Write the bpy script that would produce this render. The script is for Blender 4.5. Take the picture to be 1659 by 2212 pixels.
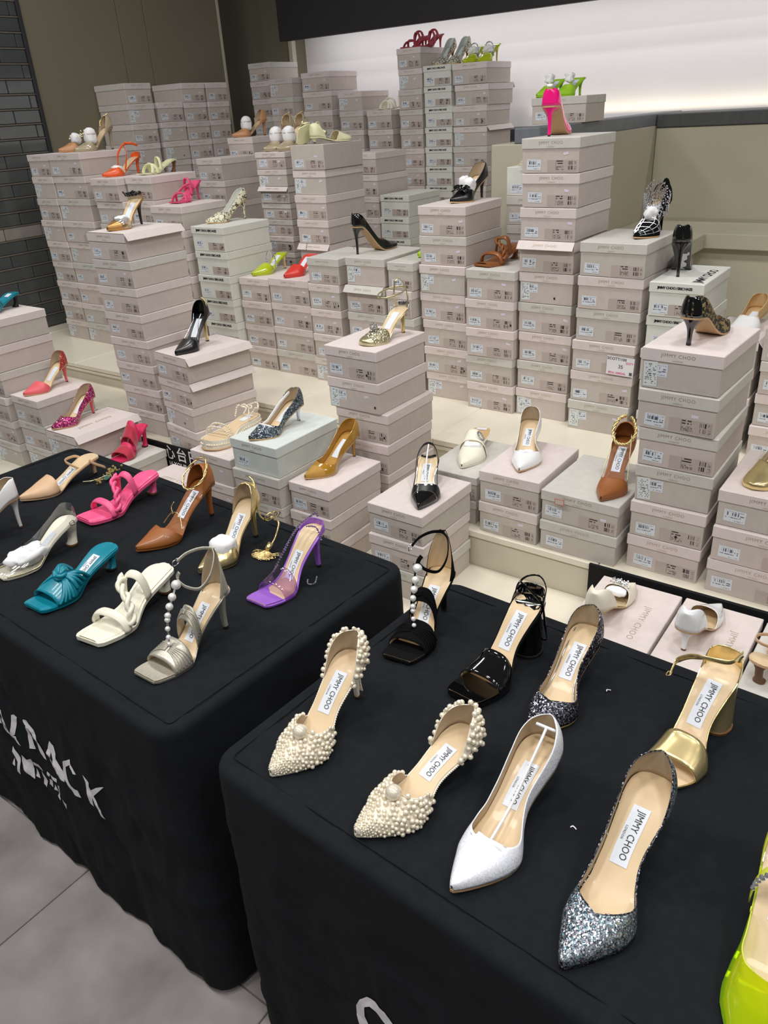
import bpy, bmesh, math, random
import numpy as np
from mathutils import Vector, Matrix, noise
from mathutils.bvhtree import BVHTree
PI = math.pi
for o in list(bpy.data.objects): bpy.data.objects.remove(o)
scene = bpy.context.scene
col = scene.collection

# ------------------------------------------------------------------ camera
cam_d = bpy.data.cameras.new('camera'); cam = bpy.data.objects.new('camera', cam_d); col.objects.link(cam)
cam_d.sensor_fit = 'VERTICAL'; cam_d.sensor_height = 36.0; cam_d.lens = 36.0*1684.2/2212; cam_d.clip_start = .02
CR = (0.808504, 0.5857585, -0.0566407); CU = (-0.2286293, 0.4013336, 0.8869386); CW = (-0.5422636, 0.7041437, -0.4584014)
cam.matrix_world = Matrix(((CR[0], CU[0], -CW[0], 0), (CR[1], CU[1], -CW[1], 0), (CR[2], CU[2], -CW[2], 1.6), (0, 0, 0, 1)))
scene.camera = cam

# ------------------------------------------------------------------ world, lamps, exposure
world = bpy.data.worlds.new('shop_ambient'); scene.world = world; world.use_nodes = True
bg = world.node_tree.nodes['Background']; bg.inputs[0].default_value = (.95, .97, 1, 1); bg.inputs[1].default_value = .15
def area(name, loc, target, size, power, colr=(1, .98, .955), shape='DISK'):
    l = bpy.data.lights.new(name, 'AREA'); l.shape = shape; l.size = size; l.energy = power; l.color = colr
    o = bpy.data.objects.new(name, l); col.objects.link(o); o.location = loc
    o.rotation_euler = (Vector(target)-Vector(loc)).to_track_quat('-Z', 'Y').to_euler()
    return l
# ceiling downlights of the shop, in two rows parallel to the stepped platform
for k, (x, y, p) in enumerate([(-3.6, .1, 28), (-2.4, .1, 30), (-1.2, .1, 32), (0, .1, 32), (1.2, .1, 30),
                               (-3.0, 1.9, 24), (-1.6, 1.9, 27), (-.2, 1.9, 26), (1.0, 1.9, 20),
                               (-1.8, -1.6, 20), (-.2, -1.6, 20), (1.4, -1.6, 20), (2.6, .2, 22)]):
    area('ceiling_downlight', (x, y, 3.2), (x, y+.05, 0), .42, p)
scene.view_settings.view_transform = 'Standard'; scene.view_settings.look = 'None'
scene.view_settings.gamma = 1; scene.view_settings.use_curve_mapping = False
scene.view_settings.exposure = -.79

# ------------------------------------------------------------------ materials
def lin(c):
    if isinstance(c, str): c = tuple(int(c[i:i+2], 16)/255 for i in (0, 2, 4))
    return tuple((v/12.92 if v <= .04045 else ((v+.055)/1.055)**2.4) for v in c)
MAT = {}
def pm(name, c, rough=.5, metal=0., coat=0., nscale=40., var=.06, bump=.0, bscale=300., sheen=0., trans=0., alpha=1., spec=.5, emit=0., sss=0.):
    m = bpy.data.materials.new(name); m.use_nodes = True; nt = m.node_tree; b = nt.nodes['Principled BSDF']
    c = lin(c)
    tc = nt.nodes.new('ShaderNodeTexCoord')
    nz = nt.nodes.new('ShaderNodeTexNoise'); nz.inputs['Scale'].default_value = nscale; nz.inputs['Detail'].default_value = 4
    nt.links.new(tc.outputs['Object'], nz.inputs['Vector'])
    mr = nt.nodes.new('ShaderNodeMapRange'); mr.inputs[1].default_value = .25; mr.inputs[2].default_value = .75
    mr.inputs[3].default_value = 1-var; mr.inputs[4].default_value = 1+var
    nt.links.new(nz.outputs['Fac'], mr.inputs[0])
    vm = nt.nodes.new('ShaderNodeVectorMath'); vm.operation = 'SCALE'; vm.inputs[0].default_value = c
    nt.links.new(mr.outputs[0], vm.inputs['Scale']); nt.links.new(vm.outputs[0], b.inputs['Base Color'])
    b.inputs['Roughness'].default_value = rough; b.inputs['Metallic'].default_value = metal
    b.inputs['Coat Weight'].default_value = coat; b.inputs['Coat Roughness'].default_value = .04
    b.inputs['Sheen Weight'].default_value = sheen; b.inputs['Transmission Weight'].default_value = trans
    b.inputs['Alpha'].default_value = alpha; b.inputs['Specular IOR Level'].default_value = spec
    if emit: b.inputs['Emission Color'].default_value = (*c, 1); b.inputs['Emission Strength'].default_value = emit
    if sss: b.inputs['Subsurface Weight'].default_value = sss; b.inputs['Subsurface Radius'].default_value = (.01, .006, .004)
    if bump:
        n2 = nt.nodes.new('ShaderNodeTexNoise'); n2.inputs['Scale'].default_value = bscale; n2.inputs['Detail'].default_value = 3
        nt.links.new(tc.outputs['Object'], n2.inputs['Vector'])
        bp = nt.nodes.new('ShaderNodeBump'); bp.inputs['Strength'].default_value = bump; bp.inputs['Distance'].default_value = .002
        nt.links.new(n2.outputs['Fac'], bp.inputs['Height']); nt.links.new(bp.outputs[0], b.inputs['Normal'])
    MAT[name] = m; return m
def glitter(name, ramp, scale=480., metal=.75, rough=.22, k=.9, fade=None):
    m = bpy.data.materials.new(name); m.use_nodes = True; nt = m.node_tree; b = nt.nodes['Principled BSDF']
    tc = nt.nodes.new('ShaderNodeTexCoord'); vo = nt.nodes.new('ShaderNodeTexVoronoi'); vo.inputs['Scale'].default_value = scale
    nt.links.new(tc.outputs['Object'], vo.inputs['Vector'])
    sp = nt.nodes.new('ShaderNodeSeparateColor'); nt.links.new(vo.outputs['Color'], sp.inputs[0])
    cr = nt.nodes.new('ShaderNodeValToRGB'); cr.color_ramp.interpolation = 'CONSTANT'
    el = cr.color_ramp.elements
    while len(el) < len(ramp): el.new(.5)
    for e, (p, c) in zip(el, ramp): e.position = p; e.color = (*lin(c), 1)
    nt.links.new(sp.outputs[0], cr.inputs[0]); nt.links.new(cr.outputs[0], b.inputs['Base Color'])
    ge = nt.nodes.new('ShaderNodeNewGeometry')
    s1 = nt.nodes.new('ShaderNodeVectorMath'); s1.operation = 'SUBTRACT'; s1.inputs[1].default_value = (.5, .5, .5)
    nt.links.new(vo.outputs['Color'], s1.inputs[0])
    s2 = nt.nodes.new('ShaderNodeVectorMath'); s2.operation = 'SCALE'; s2.inputs['Scale'].default_value = k; nt.links.new(s1.outputs[0], s2.inputs[0])
    s3 = nt.nodes.new('ShaderNodeVectorMath'); s3.operation = 'ADD'; nt.links.new(s2.outputs[0], s3.inputs[0]); nt.links.new(ge.outputs['Normal'], s3.inputs[1])
    s4 = nt.nodes.new('ShaderNodeVectorMath'); s4.operation = 'NORMALIZE'; nt.links.new(s3.outputs[0], s4.inputs[0])
    nt.links.new(s4.outputs[0], b.inputs['Normal'])
    b.inputs['Metallic'].default_value = metal; b.inputs['Roughness'].default_value = rough
    MAT[name] = m; return m
def print_mat(name, paper, ink, kind):
    """flat print on a sticker, laid out in the sticker's own UV: bar codes and lines of fine print"""
    m = bpy.data.materials.new(name); m.use_nodes = True; nt = m.node_tree; b = nt.nodes['Principled BSDF']
    N = nt.nodes.new; Lk = nt.links.new
    uv = N('ShaderNodeUVMap'); sx = N('ShaderNodeSeparateXYZ'); Lk(uv.outputs[0], sx.inputs[0])
    oi = N('ShaderNodeObjectInfo')
    def math_(op, a, bb=None):
        n = N('ShaderNodeMath'); n.operation = op
        for i, v in enumerate((a, bb)):
            if v is None: continue
            if isinstance(v, (int, float)): n.inputs[i].default_value = v
            else: Lk(v, n.inputs[i])
        return n.outputs[0]
    U, V = sx.outputs[0], sx.outputs[1]
    def rng(v, a, c): return math_('MULTIPLY', math_('GREATER_THAN', v, a), math_('LESS_THAN', v, c))
    def bars(freq, seed):
        cm = N('ShaderNodeCombineXYZ'); Lk(math_('FLOOR', math_('MULTIPLY', U, freq)), cm.inputs[0]); Lk(math_('ADD', math_('MULTIPLY', oi.outputs['Random'], 37), seed), cm.inputs[1])
        wn = N('ShaderNodeTexWhiteNoise'); wn.noise_dimensions = '2D'; Lk(cm.outputs[0], wn.inputs['Vector'])
        return math_('GREATER_THAN', wn.outputs['Value'], .45)
    def lines(rows, freq, dens):
        cm = N('ShaderNodeCombineXYZ'); Lk(math_('FLOOR', math_('MULTIPLY', U, freq)), cm.inputs[0]); Lk(math_('FLOOR', math_('MULTIPLY', V, rows)), cm.inputs[1]); Lk(math_('MULTIPLY', oi.outputs['Random'], 91), cm.inputs[2])
        wn = N('ShaderNodeTexWhiteNoise'); wn.noise_dimensions = '3D'; Lk(cm.outputs[0], wn.inputs['Vector'])
        fr = math_('FRACT', math_('MULTIPLY', V, rows))
        return math_('MULTIPLY', math_('GREATER_THAN', wn.outputs['Value'], 1-dens), rng(fr, .25, .75))
    def block(u0, u1, v0, v1, p): return math_('MULTIPLY', math_('MULTIPLY', rng(U, u0, u1), rng(V, v0, v1)), p)
    parts = []
    if kind == 'sticker':
        parts = [block(.14, .68, .52, .80, bars(46, 1)), block(.08, .72, .28, .44, lines(7, 40, .7)), block(.08, .92, .84, .92, lines(11, 40, .5)),
                 block(.74, .92, .3, .66, lines(6, 14, .7)), block(.5, .9, .08, .16, lines(12, 30, .7))]
    elif kind == 'panel':
        parts = [block(.30, .52, .56, .95, lines(5, 26, .8)), block(.30, .56, .1, .5, lines(9, 44, .55)), block(.70, .86, .56, .9, bars(90, 2)), block(.70, .86, .14, .48, bars(90, 3)),
                 block(.90, .97, .56, .88, lines(14, 60, .55)), block(.90, .97, .14, .46, lines(14, 60, .65)), math_('MULTIPLY', rng(U, .285, .292), rng(V, .1, .95))]
    else:
        parts = [block(.12, .9, .1, .92, lines(13, 12, .35)), block(.35, .6, .4, .6, lines(9, 9, .7))]
    acc = parts[0]
    for p in parts[1:]: acc = math_('MAXIMUM', acc, p)
    mx = N('ShaderNodeMix'); mx.data_type = 'RGBA'; mx.inputs[6].default_value = (*lin(paper), 1); mx.inputs[7].default_value = (*lin(ink), 1)
    Lk(acc, mx.inputs[0]); Lk(mx.outputs[2], b.inputs['Base Color']); b.inputs['Roughness'].default_value = .45
    MAT[name] = m; return m

pm('wall_paint', '77725f', .85, var=.02, nscale=3, bump=.05, bscale=120)
pm('panel_cream', 'b7b19d', .7, var=.03, nscale=5, bump=.05, bscale=150)
pm('cove_white', 'ebe9ea', .8, var=.01, nscale=3)
pm('fascia_dark', '2b292b', .7, var=.12, nscale=400)
pm('stone_blue', '6d7277', .5, var=.12, nscale=30)
pm('stone_dark', '4b4c4e', .6, var=.15, nscale=30, bump=.1, bscale=200)
pm('step_marble', 'e6dfcd', .32, var=.05, nscale=4, bump=.02, bscale=40)
pm('riser_marble', 'cbc4b1', .5, var=.05, nscale=4)
pm('floor_tile', '8f8887', .42, var=.30, nscale=7, bump=.02, bscale=30)
pm('grout', '6d6866', .8)
pm('shutter_slat', '4e5252', .12, metal=.0, coat=.6, var=.35, nscale=2.2)
pm('shutter_pale', '8d8a83', .25, coat=.3, var=.3, nscale=5)
pm('shutter_bar', '6f695f', .5, metal=.2, var=.1)
pm('cloth_black', '16191d', .95, var=.15, nscale=60, bump=.25, bscale=900, sheen=.0, spec=.22)
pm('banner_black', '111213', .8, var=.2, nscale=60, spec=.3)
pm('print_white', 'e6e4e6', .6)
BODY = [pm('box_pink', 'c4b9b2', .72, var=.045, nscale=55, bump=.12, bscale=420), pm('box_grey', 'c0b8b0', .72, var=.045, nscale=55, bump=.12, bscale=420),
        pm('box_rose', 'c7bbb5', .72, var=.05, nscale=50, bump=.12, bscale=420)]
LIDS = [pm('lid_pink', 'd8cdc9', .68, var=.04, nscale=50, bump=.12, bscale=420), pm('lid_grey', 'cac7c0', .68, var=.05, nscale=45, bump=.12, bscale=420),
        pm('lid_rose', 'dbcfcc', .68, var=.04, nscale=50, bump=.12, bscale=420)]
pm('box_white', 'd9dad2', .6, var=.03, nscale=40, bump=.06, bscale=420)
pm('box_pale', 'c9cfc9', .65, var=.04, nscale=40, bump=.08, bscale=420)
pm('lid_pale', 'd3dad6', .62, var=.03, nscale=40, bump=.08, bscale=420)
pm('gold_foil', 'b5a98f', .42, metal=.45, var=.2, nscale=90)
pm('ink_black', '16161a', .5)
print_mat('label_sticker', 'd9dee5', '555b6b', 'sticker')
print_mat('label_panel', 'b7aaa3', '3a3436', 'panel')
print_mat('label_tag', 'dbe0e1', '5b6268', 'tag')
pm('tiny_price', 'ddd3e2', .5, var=.25, nscale=500)
pm('paper_white', 'f1f1f2', .8, var=.03, nscale=60, bump=.35, bscale=120)
pm('plastic_white', 'eef0f4', .3)
pm('insole_beige', 'dcc39d', .42, var=.04, nscale=20, coat=.1)
pm('insole_tan', 'c9a878', .5, var=.05)
pm('lining_taupe', 'b9a78d', .6, var=.04)
pm('sole_tan', 'c7a377', .5, var=.06)
pm('heel_rubber', '1a1716', .6)
pm('heel_brown', '6d4a2d', .5)
pm('logo_white', 'dfe4ec', .4, var=.01)
pm('pearl', 'f0e6d0', .2, metal=.25, coat=.6, var=.03, sss=.0)
pm('pearl_white', 'ecebe8', .16, metal=.2, coat=.6, var=.03)
pm('ivory_satin', 'efe7d6', .5, var=.03)
pm('crystal', 'e8eaf0', .06, metal=.85, var=.25, nscale=900)
pm('crystal_violet', 'b9a6d8', .06, metal=.85, var=.3, nscale=900)
pm('gold_metal', 'ead498', .26, metal=.85, var=.05)
pm('gold_leather', 'efdaa0', .27, metal=.85, var=.06, nscale=30, bump=.05, bscale=60)
pm('gold_pale', 'd8cfa6', .3, metal=.85, var=.1, nscale=80)
pm('silver_metal', 'c8ccd4', .18, metal=1)
pm('patent_black', '060607', .09, coat=1, var=.02)
pm('leather_black', '0d0d0f', .32, coat=.25, var=.05)
pm('suede_black', '0b0b0d', .95, var=.1, spec=.15)
pm('leather_brown', '9a5c2b', .42, coat=.15, var=.08, nscale=25, bump=.05, bscale=500)
pm('leather_cognac', '8f5426', .42, coat=.15, var=.08, nscale=25)
pm('pink_mule', 'ef5d8f', .42, coat=.15, var=.03)
pm('teal_leather', '0c8196', .35, coat=.2, var=.06, nscale=30)
pm('cream_leather', 'ece8d6', .42, coat=.1, var=.03)
pm('purple_satin', '9a63c8', .34, coat=.15, var=.06)
pm('silver_suede', 'bdb9ab', .38, metal=.45, var=.14, nscale=260)
pm('nude_satin', 'd9b48f', .45, var=.04)
pm('white_leather', 'e9e9e8', .38, coat=.15, var=.02)
pm('white_patent', 'eef0f2', .15, coat=.6, var=.02)
pm('mustard_patent', 'a97c22', .14, coat=.7, var=.05)
pm('mustard_suede', 'b68a3e', .75, var=.07)
pm('coral_leather', 'e3626a', .45, var=.04)
pm('red_leather', 'd93a30', .35, coat=.2, var=.05)
pm('magenta_mule', 'd42c5c', .45, var=.06)
pm('crimson_velvet', 'b41338', .7, sheen=.5, var=.1)
pm('lime_patent', 'b2c21a', .15, coat=.7, var=.03)
pm('lime_strap', 'd3dc4a', .35, var=.04)
pm('orange_leather', 'e2591c', .38, coat=.2, var=.04)
pm('hotpink_patent', 'fb1b86', .16, coat=.6, var=.02)
pm('pink_sandal', 'e0557f', .45, var=.05)
pm('yellow_pale', 'e4e3b9', .42, var=.04)
pm('taupe_patent', 'a99b7f', .2, coat=.5, var=.05)
pm('tan_satin', 'bd895f', .45, var=.05)
pm('red_faded', 'a63d49', .55, var=.06)
pm('gold_toe', 'b98a4e', .28, metal=.5, var=.05)
pm('green_lime', '9fd02a', .4, var=.06)
pm('green_fluo', 'b8e72e', .5, var=.05)
glitter('glitter_silver', [(0, '59616b'), (.2, '848e99'), (.42, 'a9b4bd'), (.62, 'd9e2ea'), (.76, '8fc4d8'), (.86, 'd9b9c4'), (.92, 'ffffff')], 600)
glitter('glitter_dark', [(0, '1b1b22'), (.35, '3d3d47'), (.6, '6a6974'), (.8, '9a98a6'), (.92, 'dcdbe6')], 520)
glitter('glitter_white', [(0, 'e8ebf4'), (.5, 'eef0f8'), (.86, 'f6f8fd'), (.96, 'ffffff')], 700, metal=.05, rough=.4, k=.25)
glitter('glitter_blue', [(0, '2a3038'), (.3, '4f5965'), (.6, '7f8b98'), (.84, 'b9c7d2'), (.94, 'f2f8ff')], 520)
glitter('glitter_pink', [(0, '7c1f4c'), (.3, 'b02f6c'), (.6, 'cf4a88'), (.85, 'ee8fb8'), (.95, 'ffe3f0')], 420)
glitter('glitter_coral', [(0, 'a8322f'), (.4, 'd84a43'), (.7, 'f0746a'), (.9, 'ffc9b8')], 480)
glitter('glitter_champagne', [(0, '9a8f6d'), (.4, 'c4ba95'), (.7, 'e0d9bb'), (.9, 'fffdf0')], 520)
def pattern(name, base, ink, scale, thr, lace=False, rough=.5):
    m = pm(name, base, rough); nt = m.node_tree; b = nt.nodes['Principled BSDF']
    tc = nt.nodes.new('ShaderNodeTexCoord'); vo = nt.nodes.new('ShaderNodeTexVoronoi'); vo.feature = 'DISTANCE_TO_EDGE'; vo.inputs['Scale'].default_value = scale
    nz = nt.nodes.new('ShaderNodeTexNoise'); nz.inputs['Scale'].default_value = scale*1.6
    ad = nt.nodes.new('ShaderNodeMixRGB'); ad.blend_type = 'ADD'; ad.inputs[0].default_value = .012
    nt.links.new(tc.outputs['Object'], ad.inputs[1]); nt.links.new(tc.outputs['Object'], nz.inputs['Vector']); nt.links.new(nz.outputs['Color'], ad.inputs[2])
    nt.links.new(ad.outputs[0], vo.inputs['Vector'])
    lt = nt.nodes.new('ShaderNodeMath'); lt.operation = 'LESS_THAN'; lt.inputs[1].default_value = thr; nt.links.new(vo.outputs['Distance'], lt.inputs[0])
    n2 = nt.nodes.new('ShaderNodeTexNoise'); n2.inputs['Scale'].default_value = scale*.9; nt.links.new(tc.outputs['Object'], n2.inputs['Vector'])
    g2 = nt.nodes.new('ShaderNodeMath'); g2.operation = 'GREATER_THAN'; g2.inputs[1].default_value = .46; nt.links.new(n2.outputs['Fac'], g2.inputs[0])
    mu = nt.nodes.new('ShaderNodeMath'); mu.operation = 'MULTIPLY'; nt.links.new(lt.outputs[0], mu.inputs[0]); nt.links.new(g2.outputs[0], mu.inputs[1])
    mx = nt.nodes.new('ShaderNodeMix'); mx.data_type = 'RGBA'; mx.inputs[6].default_value = (*lin(base), 1); mx.inputs[7].default_value = (*lin(ink), 1)
    nt.links.new(mu.outputs[0], mx.inputs[0]); nt.links.new(mx.outputs[2], b.inputs['Base Color'])
    return m
pattern('snake_print', 'e2dfc3', '4b4538', 62, .065)
pattern('leopard_print', 'd6d2c2', '3b3a30', 190, .2)
pattern('lace_black', '8d7a4f', '0b0b0d', 120, .30, rough=.6)
def clear(name, tint, fac=.14):
    m = bpy.data.materials.new(name); m.use_nodes = True; nt = m.node_tree
    for n in list(nt.nodes):
        if n.type == 'BSDF_PRINCIPLED': nt.nodes.remove(n)
    out = nt.nodes['Material Output']; tr = nt.nodes.new('ShaderNodeBsdfTransparent'); tr.inputs[0].default_value = (*lin(tint), 1)
    gl = nt.nodes.new('ShaderNodeBsdfGlossy'); gl.inputs['Roughness'].default_value = .06
    lw = nt.nodes.new('ShaderNodeLayerWeight'); lw.inputs[0].default_value = .35
    mr = nt.nodes.new('ShaderNodeMapRange'); mr.inputs[3].default_value = fac*.5; mr.inputs[4].default_value = .6; nt.links.new(lw.outputs['Facing'], mr.inputs[0])
    mx = nt.nodes.new('ShaderNodeMixShader'); nt.links.new(mr.outputs[0], mx.inputs[0]); nt.links.new(tr.outputs[0], mx.inputs[1]); nt.links.new(gl.outputs[0], mx.inputs[2])
    nt.links.new(mx.outputs[0], out.inputs[0]); MAT[name] = m
clear('pvc_clear', 'eeeeee'); clear('pvc_lime', 'd2ee10', .1); clear('pvc_purple', 'f0e2f5', .1); clear('mesh_champagne', 'e6dcb4', .3)

# ------------------------------------------------------------------ mesh helpers
def link(name, me, mats=None, parent=None, loc=(0, 0, 0), rot=(0, 0, 0), smooth=False):
    o = bpy.data.objects.new(name, me); col.objects.link(o)
    if mats is not None and len(me.materials) == 0:
        for m in (mats if isinstance(mats, (list, tuple)) else [mats]): me.materials.append(MAT[m] if isinstance(m, str) else m)
    o.location = loc; o.rotation_euler = rot
    if parent: o.parent = parent
    if smooth: me.shade_smooth()
    return o
def tag(o, label, cat, group=None, kind=None):
    o['label'] = label; o['category'] = cat
    if group: o['group'] = group
    if kind: o['kind'] = kind
    return o
def empty(name, loc, rz=0.):
    o = bpy.data.objects.new(name, None); o.empty_display_size = .05; col.objects.link(o); o.location = loc; o.rotation_euler = (0, 0, rz); return o
def mesh(name, vs, fs, uvs=None):
    me = bpy.data.meshes.new(name); me.from_pydata([tuple(v) for v in vs], [], fs); me.update()
    if uvs is not None:
        l = me.uv_layers.new(name='UVMap')
        for p in me.polygons:
            for li in p.loop_indices: l.data[li].uv = uvs[me.loops[li].vertex_index]
    return me
def boxmesh(name, x0, x1, y0, y1, z0, z1, c=.0):
    bm = bmesh.new(); bmesh.ops.create_cube(bm, size=1)
    for v in bm.verts: v.co = Vector((x0+(v.co.x+.5)*(x1-x0), y0+(v.co.y+.5)*(y1-y0), z0+(v.co.z+.5)*(z1-z0)))
    if c: bmesh.ops.bevel(bm, geom=list(bm.edges), offset=c, segments=1, affect='EDGES')
    me = bpy.data.meshes.new(name); bm.to_mesh(me); bm.free(); return me
def solid(name, x0, x1, y0, y1, z0, z1, mat, c=.004, parent=None): return link(name, boxmesh(name, x0, x1, y0, y1, z0, z1, c), mat, parent)
def struct(o): o['kind'] = 'structure'; return o
def quad(name, w, h):   # in the XZ plane facing -Y
    return mesh(name, [(-w/2, 0, -h/2), (w/2, 0, -h/2), (w/2, 0, h/2), (-w/2, 0, h/2)], [(0, 1, 2, 3)], [(0, 0), (1, 0), (1, 1), (0, 1)])
def text_mesh(s, size, bold=0., spacing=1.):
    cu = bpy.data.curves.new('lettering', 'FONT'); cu.body = s; cu.size = size; cu.align_x = 'CENTER'; cu.align_y = 'CENTER'; cu.resolution_u = 2
    cu.offset = bold; cu.space_character = spacing
    o = bpy.data.objects.new('tmp_text', cu); col.objects.link(o)
    dg = bpy.context.evaluated_depsgraph_get(); me = bpy.data.meshes.new_from_object(o.evaluated_get(dg)); bpy.data.objects.remove(o)
    me.materials.clear()
    return me
def mapped(me, fn):
    m = me.copy()
    for v in m.vertices: v.co = fn(v.co.x, v.co.y)
    m.update(); return m
def to_front(me): return mapped(me, lambda a, b: Vector((a, 0, b)))
def sweep(pts, rx, rz=None, up=(0, 0, 1), n=8, closed=False, taper=None):
    """elliptical tube along pts: rx across, rz along 'up'"""
    pts = [Vector(p) for p in pts]; rz = rz or rx; vs = []; fs = []; N = len(pts); up = Vector(up)
    for i, p in enumerate(pts):
        a = pts[(i-1) % N] if (closed or i > 0) else p; b = pts[(i+1) % N] if (closed or i < N-1) else p
        t = (b-a).normalized(); s = t.cross(up)
        if s.length < 1e-4: s = t.cross(Vector((1, .1, 0)))
        s.normalize(); u = s.cross(t).normalized(); k = taper(i/(N-1)) if taper else 1
        for j in range(n):
            an = 2*PI*j/n; vs.append(p+s*(rx*k*math.cos(an))+u*(rz*k*math.sin(an)))
    for i in range(N if closed else N-1):
        for j in range(n):
            a = i*n+j; b = i*n+(j+1) % n; c = ((i+1) % N)*n+(j+1) % n; d = ((i+1) % N)*n+j; fs.append((a, d, c, b))
    if not closed: fs.append(tuple(range(n))); fs.append(tuple(range((N-1)*n, N*n))[::-1])
    return vs, fs
def curve(P, n=24, closed=False):
    """Catmull-Rom through points"""
    P = [Vector(p) for p in P]; out = []; m = len(P); segs = m if closed else m-1; k = max(2, n//segs)
    for i in range(segs):
        p0 = P[(i-1) % m] if (closed or i > 0) else P[0]; p1 = P[i]; p2 = P[(i+1) % m]; p3 = P[(i+2) % m] if (closed or i+2 < m) else P[-1]
        for j in range(k):
            t = j/k; out.append(.5*((2*p1)+(p2-p0)*t+(2*p0-5*p1+4*p2-p3)*t*t+(3*p1-p0-3*p2+p3)*t**3))
    if not closed: out.append(P[-1])
    return out
def sphere_data(c, r, nu=10, nv=6):
    vs = [Vector(c)+Vector((0, 0, r))]; fs = []
    for i in range(1, nv):
        th = PI*i/nv
        for j in range(nu): ph = 2*PI*j/nu; vs.append(Vector(c)+Vector((r*math.sin(th)*math.cos(ph), r*math.sin(th)*math.sin(ph), r*math.cos(th))))
    vs.append(Vector(c)-Vector((0, 0, r))); L = len(vs)-1
    for j in range(nu): fs.append((0, 1+j, 1+(j+1) % nu)); fs.append((L, L-nu+(j+1) % nu, L-nu+j))
    for i in range(nv-2):
        for j in range(nu): a = 1+i*nu+j; b = 1+i*nu+(j+1) % nu; fs.append((a, a+nu, b+nu, b))
    return vs, fs
class Bag:
    def __init__(s): s.v = []; s.f = []
    def add(s, d): o = len(s.v); s.v += d[0]; s.f += [tuple(i+o for i in f) for f in d[1]]; return s
    def build(s, name, mat, parent=None, smooth=True, loc=(0, 0, 0)): return link(name, mesh(name, s.v, s.f), mat, parent, loc=loc, smooth=smooth)
UNIT_PEARL = None
def pearl_mesh():
    global UNIT_PEARL
    if UNIT_PEARL is None: UNIT_PEARL = {}
    return UNIT_PEARL
def pearl(parent, c, r, mat='pearl', name='pearl', nu=14, nv=9):
    d = pearl_mesh(); k = (mat, nu)
    if k not in d:
        me = mesh('pearl', *sphere_data((0, 0, 0), 1, nu, nv)); me.shade_smooth(); me.materials.append(MAT[mat]); d[k] = me
    o = link(name, d[k], None, parent, loc=c); o.scale = (r, r, r); return o
R_ = random.Random(7)
ORD = ['topmost', 'second', 'third', 'fourth', 'fifth', 'sixth', 'seventh', 'eighth', 'ninth', 'tenth', 'eleventh', 'twelfth', 'thirteenth', 'fourteenth']

# ------------------------------------------------------------------ the setting
L1, L2, L3 = .40, .515, .60
fl = struct(link('floor', boxmesh('floor', -6, 4, -3, 5, -.06, -.004), 'grout'))
tile_me = boxmesh('tile', .0015, .5985, .0015, .5985, -.02, 0, .0015)
for i in range(9):
    for j in range(5): link('tile', tile_me, 'floor_tile', fl, loc=(-3.81+.6*i, -1.826+.6*j, 0))
st1 = struct(solid('trim_1', -4.22, 1.6, 1.30, 1.72, 0, L1-.02, 'riser_marble'))
st2 = struct(solid('trim_2', -4.22, 1.6, 1.705, 2.1, L1-.02, L2-.022, 'riser_marble'))
st3 = struct(solid('trim_3', -4.22, 2.6, 2.075, 4.75, L1-.02, L3-.022, 'riser_marble'))
def slabs(par, x0, x1, y0, y1, z, step, off):
    x = x0
    cuts = [x0]+[off+step*k for k in range(-8, 12) if x0+.05 < off+step*k < x1-.05]+[x1]
    for a, b in zip(cuts, cuts[1:]): link('tread_slab', boxmesh('tread_slab', a+.0008, b-.0008, y0, y1, z-.022, z, .003), 'step_marble', par)
slabs(st1, -4.22, 1.6, 1.285, 1.705, L1, .68, -1.02)
slabs(st2, -4.22, 1.6, 1.70, 2.085, L2, .68, -1.30)
slabs(st3, -4.22, 2.6, 2.06, 2.74, L3, .68, -1.36)
slabs(st3, -4.22, 2.6, 2.742, 4.7, L3, 1.36, -1.02)
link('nosing', boxmesh('nosing', -4.22, 1.6, 2.064, 2.08, L3-.040, L3-.026, .003), 'step_marble', st3)
# left wall: panelled side wall with the roller shutter in front of it
wl = struct(link('wall_left', boxmesh('wall_left', -4.7, -4.232, 2.72, 4.10, L3, 3.3), 'wall_paint'))
for a, b in ((2.72, 3.318), (3.322, 3.508), (3.512, 4.10)):
    link('panel', boxmesh('panel', -4.232, -4.22, a, b, L3, 3.3, .0015), 'wall_paint', wl)
link('edge_strip', boxmesh('edge_strip', -4.228, -4.212, 4.088, 4.106, L3, 3.3, .002), 'panel_cream', wl)
link('jamb', boxmesh('jamb', -4.26, -4.205, 2.70, 2.72, L3, 3.3, .002), 'fascia_dark', wl)
wn = struct(link('wall_niche', boxmesh('wall_niche', -5.2, -4.04, 4.55, 4.72, L3, 3.3), 'wall_paint'))
link('edge_strip', boxmesh('edge_strip', -4.055, -4.020, 4.542, 4.58, L3, 3.3, .002), 'panel_cream', wn)
wb = struct(link('wall_back', boxmesh('wall_back', -4.06, 2.6, 4.70, 4.8, L3, 3.3), 'cove_white'))
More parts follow.
